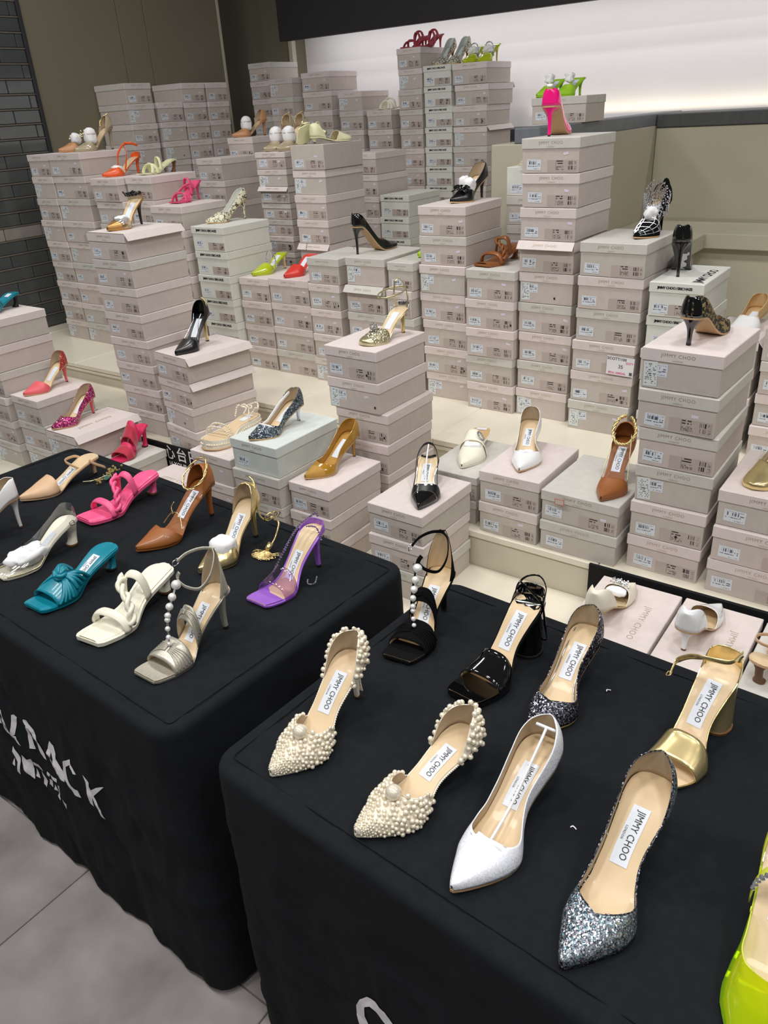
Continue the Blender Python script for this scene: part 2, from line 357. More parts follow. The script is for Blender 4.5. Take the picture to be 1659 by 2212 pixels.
# roller shutter
shut = empty('roller_shutter', (-4.215, 2.0, L3))
tag(shut, 'dark glossy roller shutter of staggered panels at the left edge', 'shutter')
link('backing', boxmesh('backing', -.03, -.018, -.6, .70, 0, 2.7), 'fascia_dark', shut)
def pane(l): return boxmesh('panel', -.012, .0, .0015, l-.0015, .0045, .0655, .003)
PAN = {}
bar = boxmesh('bar', -.012, .003, -.6, .70, -.0035, .0035, .0015)
for r in range(36):
    z = r*.069
    link('bar', bar, 'shutter_bar', shut, loc=(0, 0, z))
    for k in range(-3, 5):
        y0 = k*.22-.11*(r % 2); y1 = min(.70, y0+.22)
        if y0 < -.52 or y1-y0 < .03: continue
        m = 'shutter_pale' if r == 7 else 'shutter_slat'; key = (round(y1-y0, 3), m)
        if key not in PAN: PAN[key] = pane(y1-y0); PAN[key].materials.append(MAT[m])
        link('panel', PAN[key], None, shut, loc=(0, y0, z))
# lit niche: dark fascia, light strips, stone ledges, partition and bench
fa = struct(solid('trim_4', -3.89, 2.6, 4.28, 4.33, 2.015, 3.3, 'fascia_dark', .003))
def strip(name, x, y, z, tx, ty, tz, sx, power, c):
    l = area(name, (x, y, z), (x+tx, y+ty, z+tz), sx, power, c, 'RECTANGLE'); l.size_y = .025
    zc = -Vector((tx, ty, tz)).normalized(); xc = Vector((1, 0, 0)); yc = zc.cross(xc)
    for o in bpy.data.objects:
        if o.data == l: o.matrix_world = Matrix(((xc.x, yc.x, zc.x, x), (xc.y, yc.y, zc.y, y), (xc.z, yc.z, zc.z, z), (0, 0, 0, 1)))
strip('cove_light', -.68, 4.44, 2.085, 0, .42, -1, 6.4, 22, (1, .965, .97))
strip('ledge_light', .14, 4.66, 1.512, 0, .25, 1, 4.9, 3.4, (1, .86, .62))
struct(solid('trim_5', -1.45, 2.6, 4.30, 4.70, 1.44, 1.50, 'stone_dark'))
struct(solid('trim_6', -1.56, -1.452, 3.0, 4.70, 1.45, 1.505, 'stone_blue'))
struct(solid('trim_7', -3.93, -1.662, 4.40, 4.70, 1.40, 1.46, 'stone_dark'))
struct(solid('wall_partition', -1.66, -1.452, 3.0, 4.70, L3, 1.45, 'panel_cream', .003))
wr = struct(solid('wall_right', -1.45, 2.6, 4.31, 4.70, L3, 1.44, 'panel_cream', .003))
wq = struct(solid('wall_bench', -1.45, 2.6, 3.88, 4.31, L3, .965, 'panel_cream', .003))
link('bench_slab', boxmesh('bench_slab', -1.45, 2.6, 3.83, 4.31, .955, 1.02, .003), 'panel_cream', wq)
link('bench_return', boxmesh('bench_return', -1.45, -1.07, 3.0, 3.88, L3, .955, .003), 'panel_cream', wq)
link('bench_slab', boxmesh('bench_slab', -1.45, -1.02, 2.98, 3.829, .955, 1.02, .003), 'panel_cream', wq)
link('cable_slot', boxmesh('cable_slot', -1.4515, -1.447, 3.47, 3.53, 1.25, 1.35, .001), 'stone_dark', wq)
# black banner boards on the riser
bn = struct(solid('trim_8', -.64, 1.2, 1.690, 1.699, L1+.001, L2+.004, 'banner_black', .002))
bl = solid('riser_banner', -2.52, -1.60, 1.690, 1.699, L1+.001, L2+.012, 'banner_black', .002)
tag(bl, 'black banner with white Chinese lettering behind the front boxes', 'banner')
t = to_front(text_mesh('心台円', .060, .0006, 1.25)); link('lettering', t, 'print_white', bl, loc=(-2.235, 1.689, .493))
t = to_front(text_mesh('H YOUR STYLE', .027, .0004)); link('lettering', t, 'print_white', bl, loc=(-2.225, 1.689, .450))

# ------------------------------------------------------------------ draped tables
def cloth_table(name, label, cx, cy, a, b, rot, zt, seed, text=None):
    """a table under a black cover that hangs to the floor: a x b, centre cx, cy"""
    root = empty(name, (cx, cy, 0), rot); tag(root, label, 'table')
    N = 480; rc = .035; vs = []; fs = []
    per = []
    hx, hy = a/2, b/2
    # rounded rectangle outline, evenly spaced
    raw = []
    for (sx, sy, a0) in ((1, 1, 0), (-1, 1, 90), (-1, -1, 180), (1, -1, 270)):
        for k in range(9):
            an = math.radians(a0+k*90/8); raw.append(Vector((sx*(hx-rc)+rc*math.cos(an), sy*(hy-rc)+rc*math.sin(an))))
    raw.append(raw[0]); ds = [0]
    for p, q in zip(raw, raw[1:]): ds.append(ds[-1]+(q-p).length)
    for k in range(N):
        s = ds[-1]*k/N; i = max(j for j in range(len(ds)-1) if ds[j] <= s); f = (s-ds[i])/max(1e-9, ds[i+1]-ds[i]); per.append(raw[i].lerp(raw[i+1], f))
    def nrm(k): t = per[(k+1) % N]-per[k-1]; return Vector((t.y, -t.x)).normalized()
    rings = []
    for k in range(1, 76): rings.append(('t', k/76))
    for k in range(6): rings.append(('e', k/5))
    ns = 44
    for k in range(1, ns+1): rings.append(('s', k/ns))
    vs.append(Vector((0, 0, zt)))
    re = .014
    for kind, f in rings:
        for k in range(N):
            p = per[k]; n = nrm(k)
            if kind == 't':
                q = p*f*(1-re/max(hx, hy)); z = zt-.0030+.0010*noise.noise(Vector((q.x*9, q.y*14, seed)))+.0030*max(0, 1-7*abs(noise.noise(Vector((q.x*4.2+q.y*2, q.y*7-q.x*2, seed+4)))))+.0021*max(0, 1-6*abs(noise.noise(Vector((q.x*11, q.y*9+q.x*4, seed+6)))))
                vs.append(Vector((q.x, q.y, z)))
            elif kind == 'e':
                an = f*PI/2; q = p*(1-re/max(hx, hy))+n*(re*math.sin(an)); vs.append(Vector((q.x, q.y, zt-re*(1-math.cos(an)))))
            else:
                z = (zt-re)*(1-f)+.012; s = k/N*ds[-1]
                z += .012*noise.noise(Vector((s*5, 0, seed+9)))*f
                d = re+f*.006+(.016*f**.7)*noise.noise(Vector((s*7, z*1.2, seed)))+.008*min(1, f*3)*noise.noise(Vector((s*15+z*6, z*6-s*5, seed+2)))+.0045*min(1, f*3)*max(0, 1-5*abs(noise.noise(Vector((s*6+z*5, z*6-s*3, seed+5)))))
                d += .004*min(1, f*4)*abs(noise.noise(Vector((s*34-z*14, z*22+s*8, seed+3))))
                q = p*(1-re/max(hx, hy))+n*d; vs.append(Vector((q.x, q.y, z)))
    for k in range(N): fs.append((0, 1+k, 1+(k+1) % N))
    for r in range(len(rings)-1):
        for k in range(N): A = 1+r*N+k; B = 1+r*N+(k+1) % N; fs.append((A, A+N, B+N, B))
    me = mesh('cloth', vs, fs); me.shade_smooth()
    link('cloth', me, 'cloth_black', root)
    bvh = BVHTree.FromPolygons([tuple(v) for v in vs], fs)
    # stitched hem seam round the table edge
    sm = []
    for k in range(N):
        q = per[k]-nrm(k)*.026; sm.append(Vector((q.x, q.y, zt-.0002)))
    v, f = sweep(sm, .0011, .0011, n=5, closed=True); link('hem_seam', mesh('hem_seam', v, f), 'cloth_black', root, smooth=True)
    link('table_top', boxmesh('table_top', -hx+.02, hx-.02, -hy+.02, hy-.02, zt-.035, zt-.008, .004), 'box_white', root)
    for sx in (-1, 1):
        for sy in (-1, 1): link('leg', boxmesh('leg', sx*(hx-.06)-.015, sx*(hx-.06)+.015, sy*(hy-.06)-.015, sy*(hy-.06)+.015, 0, zt-.035, .003), 'stone_dark', root)
    if text:
        inv = Matrix.Rotation(-rot, 3, 'Z')
        for poly in text:
            bm = bmesh.new(); vv = [bm.verts.new((x, 0, z)) for x, z in poly]; bm.faces.new(vv); bm.normal_update()
            bmesh.ops.triangulate(bm, faces=bm.faces[:])
            for _ in range(3):
                es = [e for e in bm.edges if e.calc_length() > .009]
                if es: bmesh.ops.subdivide_edges(bm, edges=es, cuts=1); bm.normal_update(); bmesh.ops.triangulate(bm, faces=bm.faces[:])
            ok = True
            for v_ in bm.verts:
                o = inv @ Vector((v_.co.x-cx, -.3-cy, 0)); o.z = v_.co.z; d = inv @ Vector((0, 1, 0))
                h = bvh.ray_cast(o, d)
                if h[0] is None: ok = False; break
                v_.co = h[0]-d*.0016
            if ok:
                m = bpy.data.meshes.new('lettering'); bm.to_mesh(m); link('lettering', m, 'print_white', root)
            bm.free()
    return root

LETTERS_L = [[(-1.6407, 0.3817), (-1.6119, 0.3966), (-1.6019, 0.3967), (-1.6075, 0.3694), (-1.6273, 0.3628), (-1.656, 0.3555)], [(-1.5868, 0.4334), (-1.5701, 0.432), (-1.5726, 0.407), (-1.5658, 0.3878), (-1.5438, 0.3716), (-1.5269, 0.3783), (-1.5194, 0.3519), (-1.5425, 0.3634), (-1.5693, 0.3603), (-1.5837, 0.3731), (-1.5869, 0.3918), (-1.5838, 0.4112)], [(-1.5899, 0.4004), (-1.5869, 0.3918), (-1.597, 0.3634), (-1.5877, 0.3424), (-1.6002, 0.3434), (-1.6065, 0.3557)], [(-1.5274, 0.4368), (-1.5143, 0.4436), (-1.5052, 0.4398), (-1.5197, 0.4024), (-1.5284, 0.3826), (-1.5448, 0.3698), (-1.5499, 0.376), (-1.5395, 0.3993)], [(-1.4778, 0.4464), (-1.4509, 0.4599), (-1.4505, 0.4469), (-1.4549, 0.4348), (-1.4544, 0.4205), (-1.4626, 0.3987), (-1.4605, 0.3687), (-1.4867, 0.3589), (-1.4845, 0.3916), (-1.4778, 0.42), (-1.4656, 0.4364), (-1.4752, 0.441)], [(-1.4509, 0.4599), (-1.4455, 0.4495), (-1.4289, 0.4441), (-1.426, 0.4287), (-1.426, 0.397), (-1.417, 0.3612), (-1.4301, 0.3598), (-1.4417, 0.3831), (-1.4402, 0.4112), (-1.4421, 0.4284), (-1.454, 0.4365)], [(-1.3656, 0.4466), (-1.3594, 0.4442), (-1.3673, 0.4182), (-1.392, 0.3609), (-1.3992, 0.3691), (-1.3894, 0.4056)], [(-1.3633, 0.4444), (-1.3512, 0.4417), (-1.3467, 0.4228), (-1.3497, 0.409), (-1.3376, 0.3993), (-1.3224, 0.3889), (-1.3237, 0.3625), (-1.3421, 0.3598), (-1.3653, 0.3755), (-1.3613, 0.4023), (-1.3673, 0.4182)], [(-1.3137, 0.4229), (-1.2919, 0.4427), (-1.2714, 0.4546), (-1.2717, 0.4416), (-1.291, 0.4267), (-1.3045, 0.4056), (-1.3059, 0.3819), (-1.2895, 0.3749), (-1.2625, 0.3783), (-1.2586, 0.3589), (-1.2855, 0.3542), (-1.3102, 0.3572), (-1.3238, 0.3709), (-1.3225, 0.3961)], [(-1.2714, 0.4546), (-1.2717, 0.4416), (-1.2584, 0.4214), (-1.267, 0.4198), (-1.2752, 0.4337)], [(-1.2352, 0.4324), (-1.211, 0.428), (-1.2133, 0.4149), (-1.208, 0.4042), (-1.219, 0.3553), (-1.2304, 0.3576), (-1.2293, 0.3908), (-1.2273, 0.418)], [(-1.2076, 0.4102), (-1.1927, 0.4212), (-1.1724, 0.4293), (-1.1997, 0.4), (-1.205, 0.3942), (-1.1914, 0.3479), (-1.1888, 0.3351), (-1.2, 0.3373), (-1.2124, 0.3872)], [(-1.5898, 0.3084), (-1.5846, 0.3033), (-1.561, 0.2889), (-1.5811, 0.2282), (-1.5901, 0.2339), (-1.5805, 0.2668), (-1.5956, 0.2904)], [(-1.5902, 0.2747), (-1.5937, 0.2496), (-1.6099, 0.2455)], [(-1.5483, 0.3055), (-1.5337, 0.2968), (-1.503, 0.3161), (-1.5111, 0.289), (-1.5175, 0.2463), (-1.5537, 0.2583), (-1.5579, 0.2801)], [(-1.5005, 0.3136), (-1.4634, 0.325), (-1.4558, 0.305), (-1.4777, 0.3036), (-1.5039, 0.2959)], [(-1.5007, 0.2872), (-1.4977, 0.2558), (-1.5126, 0.2561)], [(-1.4694, 0.2981), (-1.4566, 0.2717), (-1.4757, 0.2398), (-1.4886, 0.2439)], [(-1.4344, 0.3179), (-1.4204, 0.3173), (-1.4306, 0.3034), (-1.4413, 0.3021)], [(-1.4188, 0.317), (-1.3895, 0.3234), (-1.3912, 0.3121), (-1.414, 0.3083)], [(-1.4409, 0.2893), (-1.4252, 0.2937), (-1.4401, 0.2621), (-1.4506, 0.2675)], [(-1.4094, 0.2957), (-1.3819, 0.287), (-1.4137, 0.2404), (-1.4227, 0.2479), (-1.4015, 0.2746), (-1.435, 0.2601)], [(-1.3848, 0.3109), (-1.3744, 0.3148), (-1.3778, 0.2883)], [(-1.3715, 0.2794), (-1.3581, 0.2724), (-1.3758, 0.2425), (-1.3905, 0.2408)]]
LETTERS_R = [[(-0.5196, 0.3607), (-0.51, 0.3856), (-0.4941, 0.4073), (-0.4761, 0.4147), (-0.4576, 0.4097), (-0.442, 0.3926), (-0.4302, 0.3701), (-0.445, 0.3475), (-0.4584, 0.3807), (-0.4756, 0.3918), (-0.4895, 0.3902), (-0.501, 0.3758), (-0.5023, 0.3516), (-0.4958, 0.3341), (-0.4841, 0.316), (-0.4998, 0.2984), (-0.5151, 0.3161), (-0.5206, 0.3351)]]
cloth_table('draped_table', 'left table under a black cover printed with white letters', -1.552, .903, 1.342, .652, math.radians(-3.0), .70, 3, LETTERS_L)
cloth_table('draped_table', 'right table under a black cover, nearest the camera', -.029, .828, 1.52, .645, math.radians(-3.4), .70, 8, LETTERS_R)

# ------------------------------------------------------------------ shoeboxes
LET = to_front(text_mesh('JIMMY CHOO', .0120, -.0001, 1.15)); LET.materials.append(MAT['gold_foil'])
LET2 = to_front(text_mesh('LONDON', .0045, .0, 1.3)); LET2.materials.append(MAT['gold_foil'])
HAZE = to_front(text_mesh('JIMMY CHOO / ERIC HAZE', .0125, .0006, .85)); HAZE.materials.append(MAT['ink_black'])
TOPL = text_mesh('JIMMY CHOO', .0215, -.0002, 1.15); TOPL.materials.append(MAT['gold_foil'])
TOPH = text_mesh('JIMMY CHOO', .036, .0012, .9); TOPH.materials.append(MAT['ink_black'])
STK = quad('label', .048, .030); STK.materials.append(MAT['label_sticker'])
PNL = quad('label', .098, .032); PNL.materials.append(MAT['label_panel'])
TGM = quad('label', .032, .058); TGM.materials.append(MAT['label_tag'])
TIN = quad('label', .016, .008); TIN.materials.append(MAT['tiny_price'])
DOT = mesh('marker_dot', [(.0035*math.cos(a*PI/6), 0, .0042*math.sin(a*PI/6)) for a in range(12)], [tuple(range(12))]); DOT.materials.append(MAT['ink_black'])
CACHE = {}
def cached(kind, w, d, h, mat):
    k = (kind, round(w, 3), round(d, 3), round(h, 3), mat)
    if k in CACHE: return CACHE[k]
    w, d, h = k[1:4]; lh = min(.030, h*.33)
    if kind == 'body':
        me = boxmesh('body', -w/2+.0028, w/2-.0028, -d/2+.0028, d/2-.0028, 0, h-.003, .0012)
    elif kind == 'lid':
        me = boxmesh('lid', -w/2, w/2, -d/2, d/2, h-lh, h, .0016)
    else:                                  # lid with one rim sprung open
        bm = bmesh.new()
        def slab(c, s, rotm=None, piv=None):
            r = bmesh.ops.create_cube(bm, size=1)
            for v in r['verts']:
                v.co = Vector((v.co.x*s[0], v.co.y*s[1], v.co.z*s[2]))+Vector(c)
                if rotm: v.co = rotm @ (v.co-Vector(piv))+Vector(piv)
        slab((0, 0, h-.001), (w, d, .002))
        for nm, c, s, ax, sg in (('F', (0, -d/2+.001, h-lh/2), (w, .002, lh), 'X', -1), ('B', (0, d/2-.001, h-lh/2), (w, .002, lh), 'X', 1), ('R', (w/2-.001, 0, h-lh/2), (.002, d, lh), 'Y', -1), ('L', (-w/2+.001, 0, h-lh/2), (.002, d, lh), 'Y', 1)):
            op = nm in kind[4:]
            slab(c, s, Matrix.Rotation(sg*math.radians(38 if op else 1), 3, ax) if op else None, (c[0], c[1], h))
        me = bpy.data.meshes.new('lid'); bm.to_mesh(me); bm.free()
    me.materials.append(MAT[mat]); CACHE[k] = me; return me
def shoebox(loc, rz, w, d, h, style, label, group, rnd, detail=2, lidkind='lid', tall=False, toptext=None, tint=None):
    root = empty('shoebox', loc, rz); tag(root, label, 'shoebox', group)
    if style == 'h': bmt = lmt = 'box_white'
    elif style == 'w': bmt, lmt = 'box_pale', 'lid_pale'
    else:
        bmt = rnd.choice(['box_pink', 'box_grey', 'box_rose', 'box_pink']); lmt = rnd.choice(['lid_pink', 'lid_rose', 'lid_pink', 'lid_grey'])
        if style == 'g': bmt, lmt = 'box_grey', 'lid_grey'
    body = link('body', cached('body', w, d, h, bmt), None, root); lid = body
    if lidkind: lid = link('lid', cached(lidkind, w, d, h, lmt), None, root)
    lh = min(.030, h*.33); yb = -d/2+.0028-.0005; yl = -d/2-.0005
    flapF = lidkind and lidkind.startswith('flap') and 'F' in lidkind
    if detail and lidkind and not flapF:
        if style == 'h': o = link('lettering', HAZE, None, lid, loc=(-.004, yl, h-lh/2)); o.scale = (min(1, w/.2),)*3
        else:
            o = link('lettering', LET, None, lid, loc=(rnd.uniform(-.008, .004), yl, h-lh*.45)); o.scale = (min(1, w/.19),)*3
            if detail > 1: link('lettering', LET2, None, lid, loc=(o.location.x, yl, h-lh*.82))
    if flapF:
        c = math.radians(38); n = Vector((0, -math.cos(c), math.sin(c)))
        p = Vector((0, -d/2, h))+Vector((0, -math.sin(c), -math.cos(c)))*(lh*.5)+n*.002
        o = link('lettering', LET, None, lid, loc=p); o.rotation_euler = (-c, 0, 0)
    if detail:
        x0 = -w/2+.006
        o = link('label', STK, None, body, loc=(x0+.030+rnd.uniform(0, .01), yb, .022+rnd.uniform(0, .008)), rot=(0, rnd.uniform(-.04, .05), 0))
        if style == 'p' and tall: o.location.z = h-lh-.02; link('label', TGM, None, body, loc=(x0+.018, yb-.0003, h-lh-.031), rot=(0, rnd.uniform(-.1, .1), 0))
        if not tall: link('label', PNL, None, body, loc=(w/2-.056, yb+.0001, .0205))
        if rnd.random() < .55: link('label', TIN, None, body, loc=(w/2-rnd.uniform(.02, .05), yb-.0001, h-lh-rnd.uniform(.012, .02)), rot=(0, rnd.uniform(-.3, .3), 0))
        if rnd.random() < .16: link('marker_dot', DOT, None, body, loc=(w/2-.04+rnd.uniform(-.03, .03), yb-.0004, .02))
    if toptext:
        me = TOPH if style == 'h' else TOPL
        link('lettering', me, None, lid, loc=(toptext[0], toptext[1], h+.0004), rot=(0, 0, math.radians(toptext[2])))
    return root
STACKS = [
 ('F1', -3.095, -2.908, 1.435, 0.4, 6, 0.0975, 0.255, 'p', 'under the teal mule at left edge', 0, 99, 0, 0, {}),
 ('F2', -2.9, -2.7129, 1.455, 0.4, 3, 0.1021, 0.238, 'p', 'under the coral glitter pump', 0, 99, 0, 0, {}),
 ('F3', -2.6379, -2.4525, 1.41, 0.4, 2, 0.1126, 0.28, 'p', 'under the magenta glitter pump', 0, 99, 0, 0, {0: {'lid': 'flapR', 'top': (0.02, 0, 90)}}),
 ('F4', -2.448, -2.3, 1.412, 0.4, 1, 0.115, 0.265, 'g', 'under the red velvet mule', 0, 99, 0, 0, {}),
 ('F4b', -2.19, -1.93, 1.34, 0.4, 1, 0.105, 0.27, 'p', 'beside the black Chinese banner', 0, 99, 0, 0, {0: {'top': (0, 0.04, 0)}}),
 ('F5', -1.8866, -1.7, 1.455, 0.4, 3, 0.0929, 0.232, 'p', 'under the pearl espadrille sandal', 0, 99, 0, 0, {1: {'s': 'p'}, 2: {'s': 'h'}}),
 ('F6', -1.6541, -1.4638, 1.42, 0.4, 4, 0.094, 0.27, 'w', 'under the blue silver glitter pump', 0, 99, 0, 0, {1: {'s': 'g'}, 2: {'s': 'p'}, 3: {'s': 'p'}}),
 ('F7', -1.46, -1.305, 1.447, 0.4, 3, 0.0895, 0.245, 'p', 'under the mustard pump', 0, 99, 0, 0, {}),
 ('S1', -1.5159, -1.3174, 1.722, 0.515, 5, 0.0949, 0.25, 'p', 'under the gold mesh jewelled sandal', 0, 99, 0, 0, {2: {'dx': 0.022, 'dy': 0.01}, 3: {'dx': 0.02, 'dy': 0.0}, 4: {'dx': 0.018}}),
 ('F8', -1.1793, -0.9968, 1.45, 0.4, 3, 0.0896, 0.245, 'p', 'under the black slingback', 0, 99, 0, 0, {}),
 ('F9', -1.178, -1.0019, 1.73, 0.515, 2, 0.0744, 0.265, 'g', 'under the white buckle mule', 0, 99, 0, 0, {}),
 ('F10', -0.9829, -0.7979, 1.71, 0.515, 2, 0.0946, 0.265, 'p', 'under the white kitten pump', 0, 99, 0, 0, {}),
 ('F11', -0.795, -0.578, 1.705, 0.515, 2, 0.0872, 0.27, 'g', 'under the leaning brown strap pump', 0, 99, 0, 0, {}),
 ('S2', -0.5689, -0.3826, 1.735, 0.515, 6, 0.0957, 0.265, 'p', 'under the black lace pump', 0.008, 99, 0, 0, {0: {'r': -3}, 1: {'r': -2}, 3: {'s': 'p'}}),
 ('F12', -0.3593, -0.1347, 1.72, 0.515, 3, 0.0904, 0.27, 'p', 'under the gold flat shoe', 0, 99, 0, 0, {}),
 ('R0', -0.587, -0.387, 1.392, 0.4, 1, 0.115, 0.27, 'p', 'under the ivory brooch pump', 0, 99, 0, 0, {0: {'top': (0.045, -0.02, -90)}}),
 ('R1', -0.384, -0.206, 1.392, 0.4, 1, 0.115, 0.27, 'p', 'under the white bow kitten pump', 0, 99, 0, 0, {0: {'top': (0.045, -0.02, -90)}}),
 ('R2', -0.203, 0.0, 1.392, 0.4, 1, 0.115, 0.27, 'p', 'under the nude slingback', 0, 99, 0, 0, {0: {'top': (0.045, -0.02, -90)}}),
 ('B1', -1.4172, -1.2255, 2.38, 0.6, 5, 0.0998, 0.265, 'p', 'under the brown braided sandal', 0, 99, 0, 0, {}),
 ('B2', -1.2233, -1.0259, 2.4, 0.6, 9, 0.0996, 0.27, 'p', 'under the neon pink pump', 0, 99, 0, 0, {3: {'lid': 'flapF', 'dy': -0.004}, 5: {'s': 'p'}}),
 ('B3', -0.998, -0.7859, 2.36, 0.6, 6, 0.1013, 0.28, 'p', 'under the crystal net boot', -0.01, 99, 0, 0, {0: {'s': 'g'}}),
 ('B4', -0.778, -0.616, 2.36, 0.6, 5, 0.1008, 0.29, 'h', 'under the black graffiti pump', 0, 99, 0, 0, {2: {'s': 'g'}, 3: {'s': 'p'}, 4: {'s': 'p'}, 0: {'top': (0.05, -0.02, 90)}}),
 ('BB', -1.6335, -1.437, 2.42, 0.6, 7, 0.099, 0.265, 'p', 'under the black bow pump', 0, 99, 0, 0, {4: {'dx': 0.008}, 5: {'dx': 0.01}, 6: {'dx': 0.012}}),
 ('BC', -1.9498, -1.7637, 2.38, 0.6, 5, 0.1022, 0.275, 'p', 'under the black crystal pump', 0, 99, 0, 0, {1: {'lid': 'flapF'}}),
 ('BD', -1.76, -1.642, 2.385, 0.6, 5, 0.1006, 0.275, 'g', 'left of the black bow pump stack', 0, 99, 0, 0, {1: {'s': 'p'}, 2: {'s': 'p'}}),
 ('BE2', -2.148, -1.985, 2.385, 0.6, 5, 0.1, 0.26, 'p', 'just right of the red satin mule', 0, 99, 0, 0, {0: {'s': 'g'}}),
 ('BE', -2.4528, -2.2705, 2.69, 0.6, 9, 0.0989, 0.27, 'p', 'under the cream sandals', 0, 99, 0, 0, {0: {'lid': None, 'w': 1.04}, 4: {'lid': 'flapF'}}),
 ('BF', -2.56, -2.3841, 2.4, 0.6, 4, 0.0988, 0.275, 'p', 'under the lime crystal mule', 0, 99, 0, 0, {}),
 ('BG', -2.381, -2.1564, 2.4, 0.6, 4, 0.1009, 0.275, 'p', 'under the red satin mule', 0, 99, 0, 0, {}),
 ('BH', -2.7697, -2.5656, 2.36, 0.6, 6, 0.1003, 0.275, 'h', 'under the snake print pump', 0, 99, 0, 0, {4: {'s': 'h'}}),
 ('TL', -2.6341, -2.4128, 1.755, 0.515, 8, 0.0942, 0.26, 'p', 'under the gold and black pump', 0.03, 99, 0, 0, {0: {'lid': 'flapR'}}),
 ('BJ', -2.3063, -2.1031, 1.7, 0.515, 4, 0.0903, 0.28, 'p', 'under the black gold-cord pump', 0, 99, 0, -7, {0: {'lid': 'flapR'}, 1: {'lid': 'flapR'}, 2: {'r': -4}}),
 ('BK', -3.004, -2.797, 2.345, 0.6, 7, 0.0973, 0.265, 'p', 'under the pink strappy sandal', 0, 99, 0, 0, {}),
 ('BLo', -3.3934, -3.19, 2.35, 0.6, 8, 0.0991, 0.25, 'p', 'under the orange slingback', 0, 99, 0, 0, {}),
 ('BLw', -3.187, -3.008, 2.385, 0.6, 8, 0.0996, 0.265, 'p', 'under the pale yellow sandal', 0, 99, 0, 0, {}),
 ('BM', -3.709, -3.4493, 2.36, 0.6, 9, 0.1003, 0.27, 'p', 'under the taupe stiletto', 0, 99, 0, 0, {}),
 ('BN', -3.8924, -3.712, 2.36, 0.6, 9, 0.1, 0.2, 'p', 'at the far left beside the shutter', 0, 99, 0, 0, {}),
 ('B5', -1.4446, -1.2596, 2.72, 0.6, 8, 0.0993, 0.265, 'g', 'behind the neon pink pump stack', 0, 99, 0, 0, {0: {'lid': None, 's': 'h'}}),
 ('BP1', -3.9736, -3.7876, 4.05, 0.6, 13, 0.0998, 0.265, 'p', 'tallest at the niche left end', 0, 6, 0, 0, {}),
 ('BP2', -3.745, -3.553, 3.98, 0.6, 12, 0.0999, 0.265, 'p', 'second from the niche left end', 0, 6, 0, 0, {}),
 ('BPt', -3.3694, -3.1817, 3.215, 0.6, 9, 0.1012, 0.265, 'p', 'under the tan slingback pump', 0, 4, 0, 0, {}),
 ('BQ', -3.5412, -3.3154, 4.05, 0.6, 12, 0.1015, 0.265, 'p', 'third from the niche left end', 0, 7, 0, 0, {}),
 ('BR', -3.2718, -3.0901, 4.05, 0.6, 11, 0.1001, 0.265, 'p', 'fourth from the niche left end', 0, 6, 0, 0, {}),
 ('BS', -3.062, -2.881, 4.05, 0.6, 10, 0.0997, 0.265, 'p', 'under the white knotted sandal', 0, 6, 0, 0, {}),
 ('BT', -2.767, -2.5822, 2.8, 0.6, 12, 0.0716, 0.22, 'p', 'under the khaki patent pair', 0, 10, 0, 0, {2: {'lid': 'flapF'}}),
 ('BU', -3.331, -3.1462, 2.94, 0.6, 8, 0.1038, 0.265, 'p', 'behind the snake print pump', 0, 6, 0, 0, {}),
 ('BV', -2.692, -2.5269, 3.4, 0.6, 8, 0.1016, 0.27, 'p', 'behind the cream sandals stack', 0, 6, 0, 0, {}),
 ('BW', -2.51, -2.33, 3.38, 0.6, 6, 0.103, 0.29, 'h', 'behind the black crystal pump', 0, 5, 0, 0, {}),
 ('X1', -2.8329, -2.672, 4.05, 0.6, 13, 0.099, 0.265, 'p', 'under the faded red sandals', 0, 10, 0, 0, {}),
 ('X2', -2.6655, -2.484, 4.05, 0.6, 12, 0.0995, 0.265, 'h', 'under the speckled stilettos', 0, 10, 0, 0, {}),
 ('X3', -2.4796, -2.2655, 4.05, 0.6, 12, 0.0992, 0.265, 'p', 'under the lime pair', 0, 10, 0, 0, {1: {'lid': 'flapB', 'dx': 0.012}, 3: {'lid': 'flapR'}, 4: {'s': 'g'}}),
 ('C1', -0.612, -0.455, 2.4, 0.6, 4, 0.087, 0.265, 'p', 'behind the black lace pump stack', 0, 99, 0, 0, {0: {'lid': 'flapR'}}),
 ('C2', -0.442, -0.252, 2.39, 0.6, 4, 0.0983, 0.265, 'p', 'right of the white-toed pump', 0, 99, 0, 0, {0: {'lid': None, 's': 'g'}}),
 ('BY', -1.6856, -1.4343, 3.38, 1.505, 1, 0.1, 0.2, 'p', 'under the green pair on the partition', 0, 99, 0, 0, {}),
 ('O0', 3.064, 3.25, -3.95, 0.6, 12, 0.1004, 0.262, 'p', 'nearest along the olive left wall', 0, 6, 1, 0, {}),
 ('O1', 3.272, 3.462, -3.95, 0.6, 11, 0.1005, 0.262, 'p', 'second along the olive left wall', 0, 6, 1, 0, {}),
 ('O2', 3.466, 3.648, -3.95, 0.6, 12, 0.1, 0.262, 'p', 'third along the olive left wall', 0, 6, 1, 0, {}),
 ('O3', 3.652, 3.828, -3.95, 0.6, 12, 0.1, 0.262, 'p', 'farthest along the olive left wall', 0, 6, 1, 0, {})]
TOPZ = {}
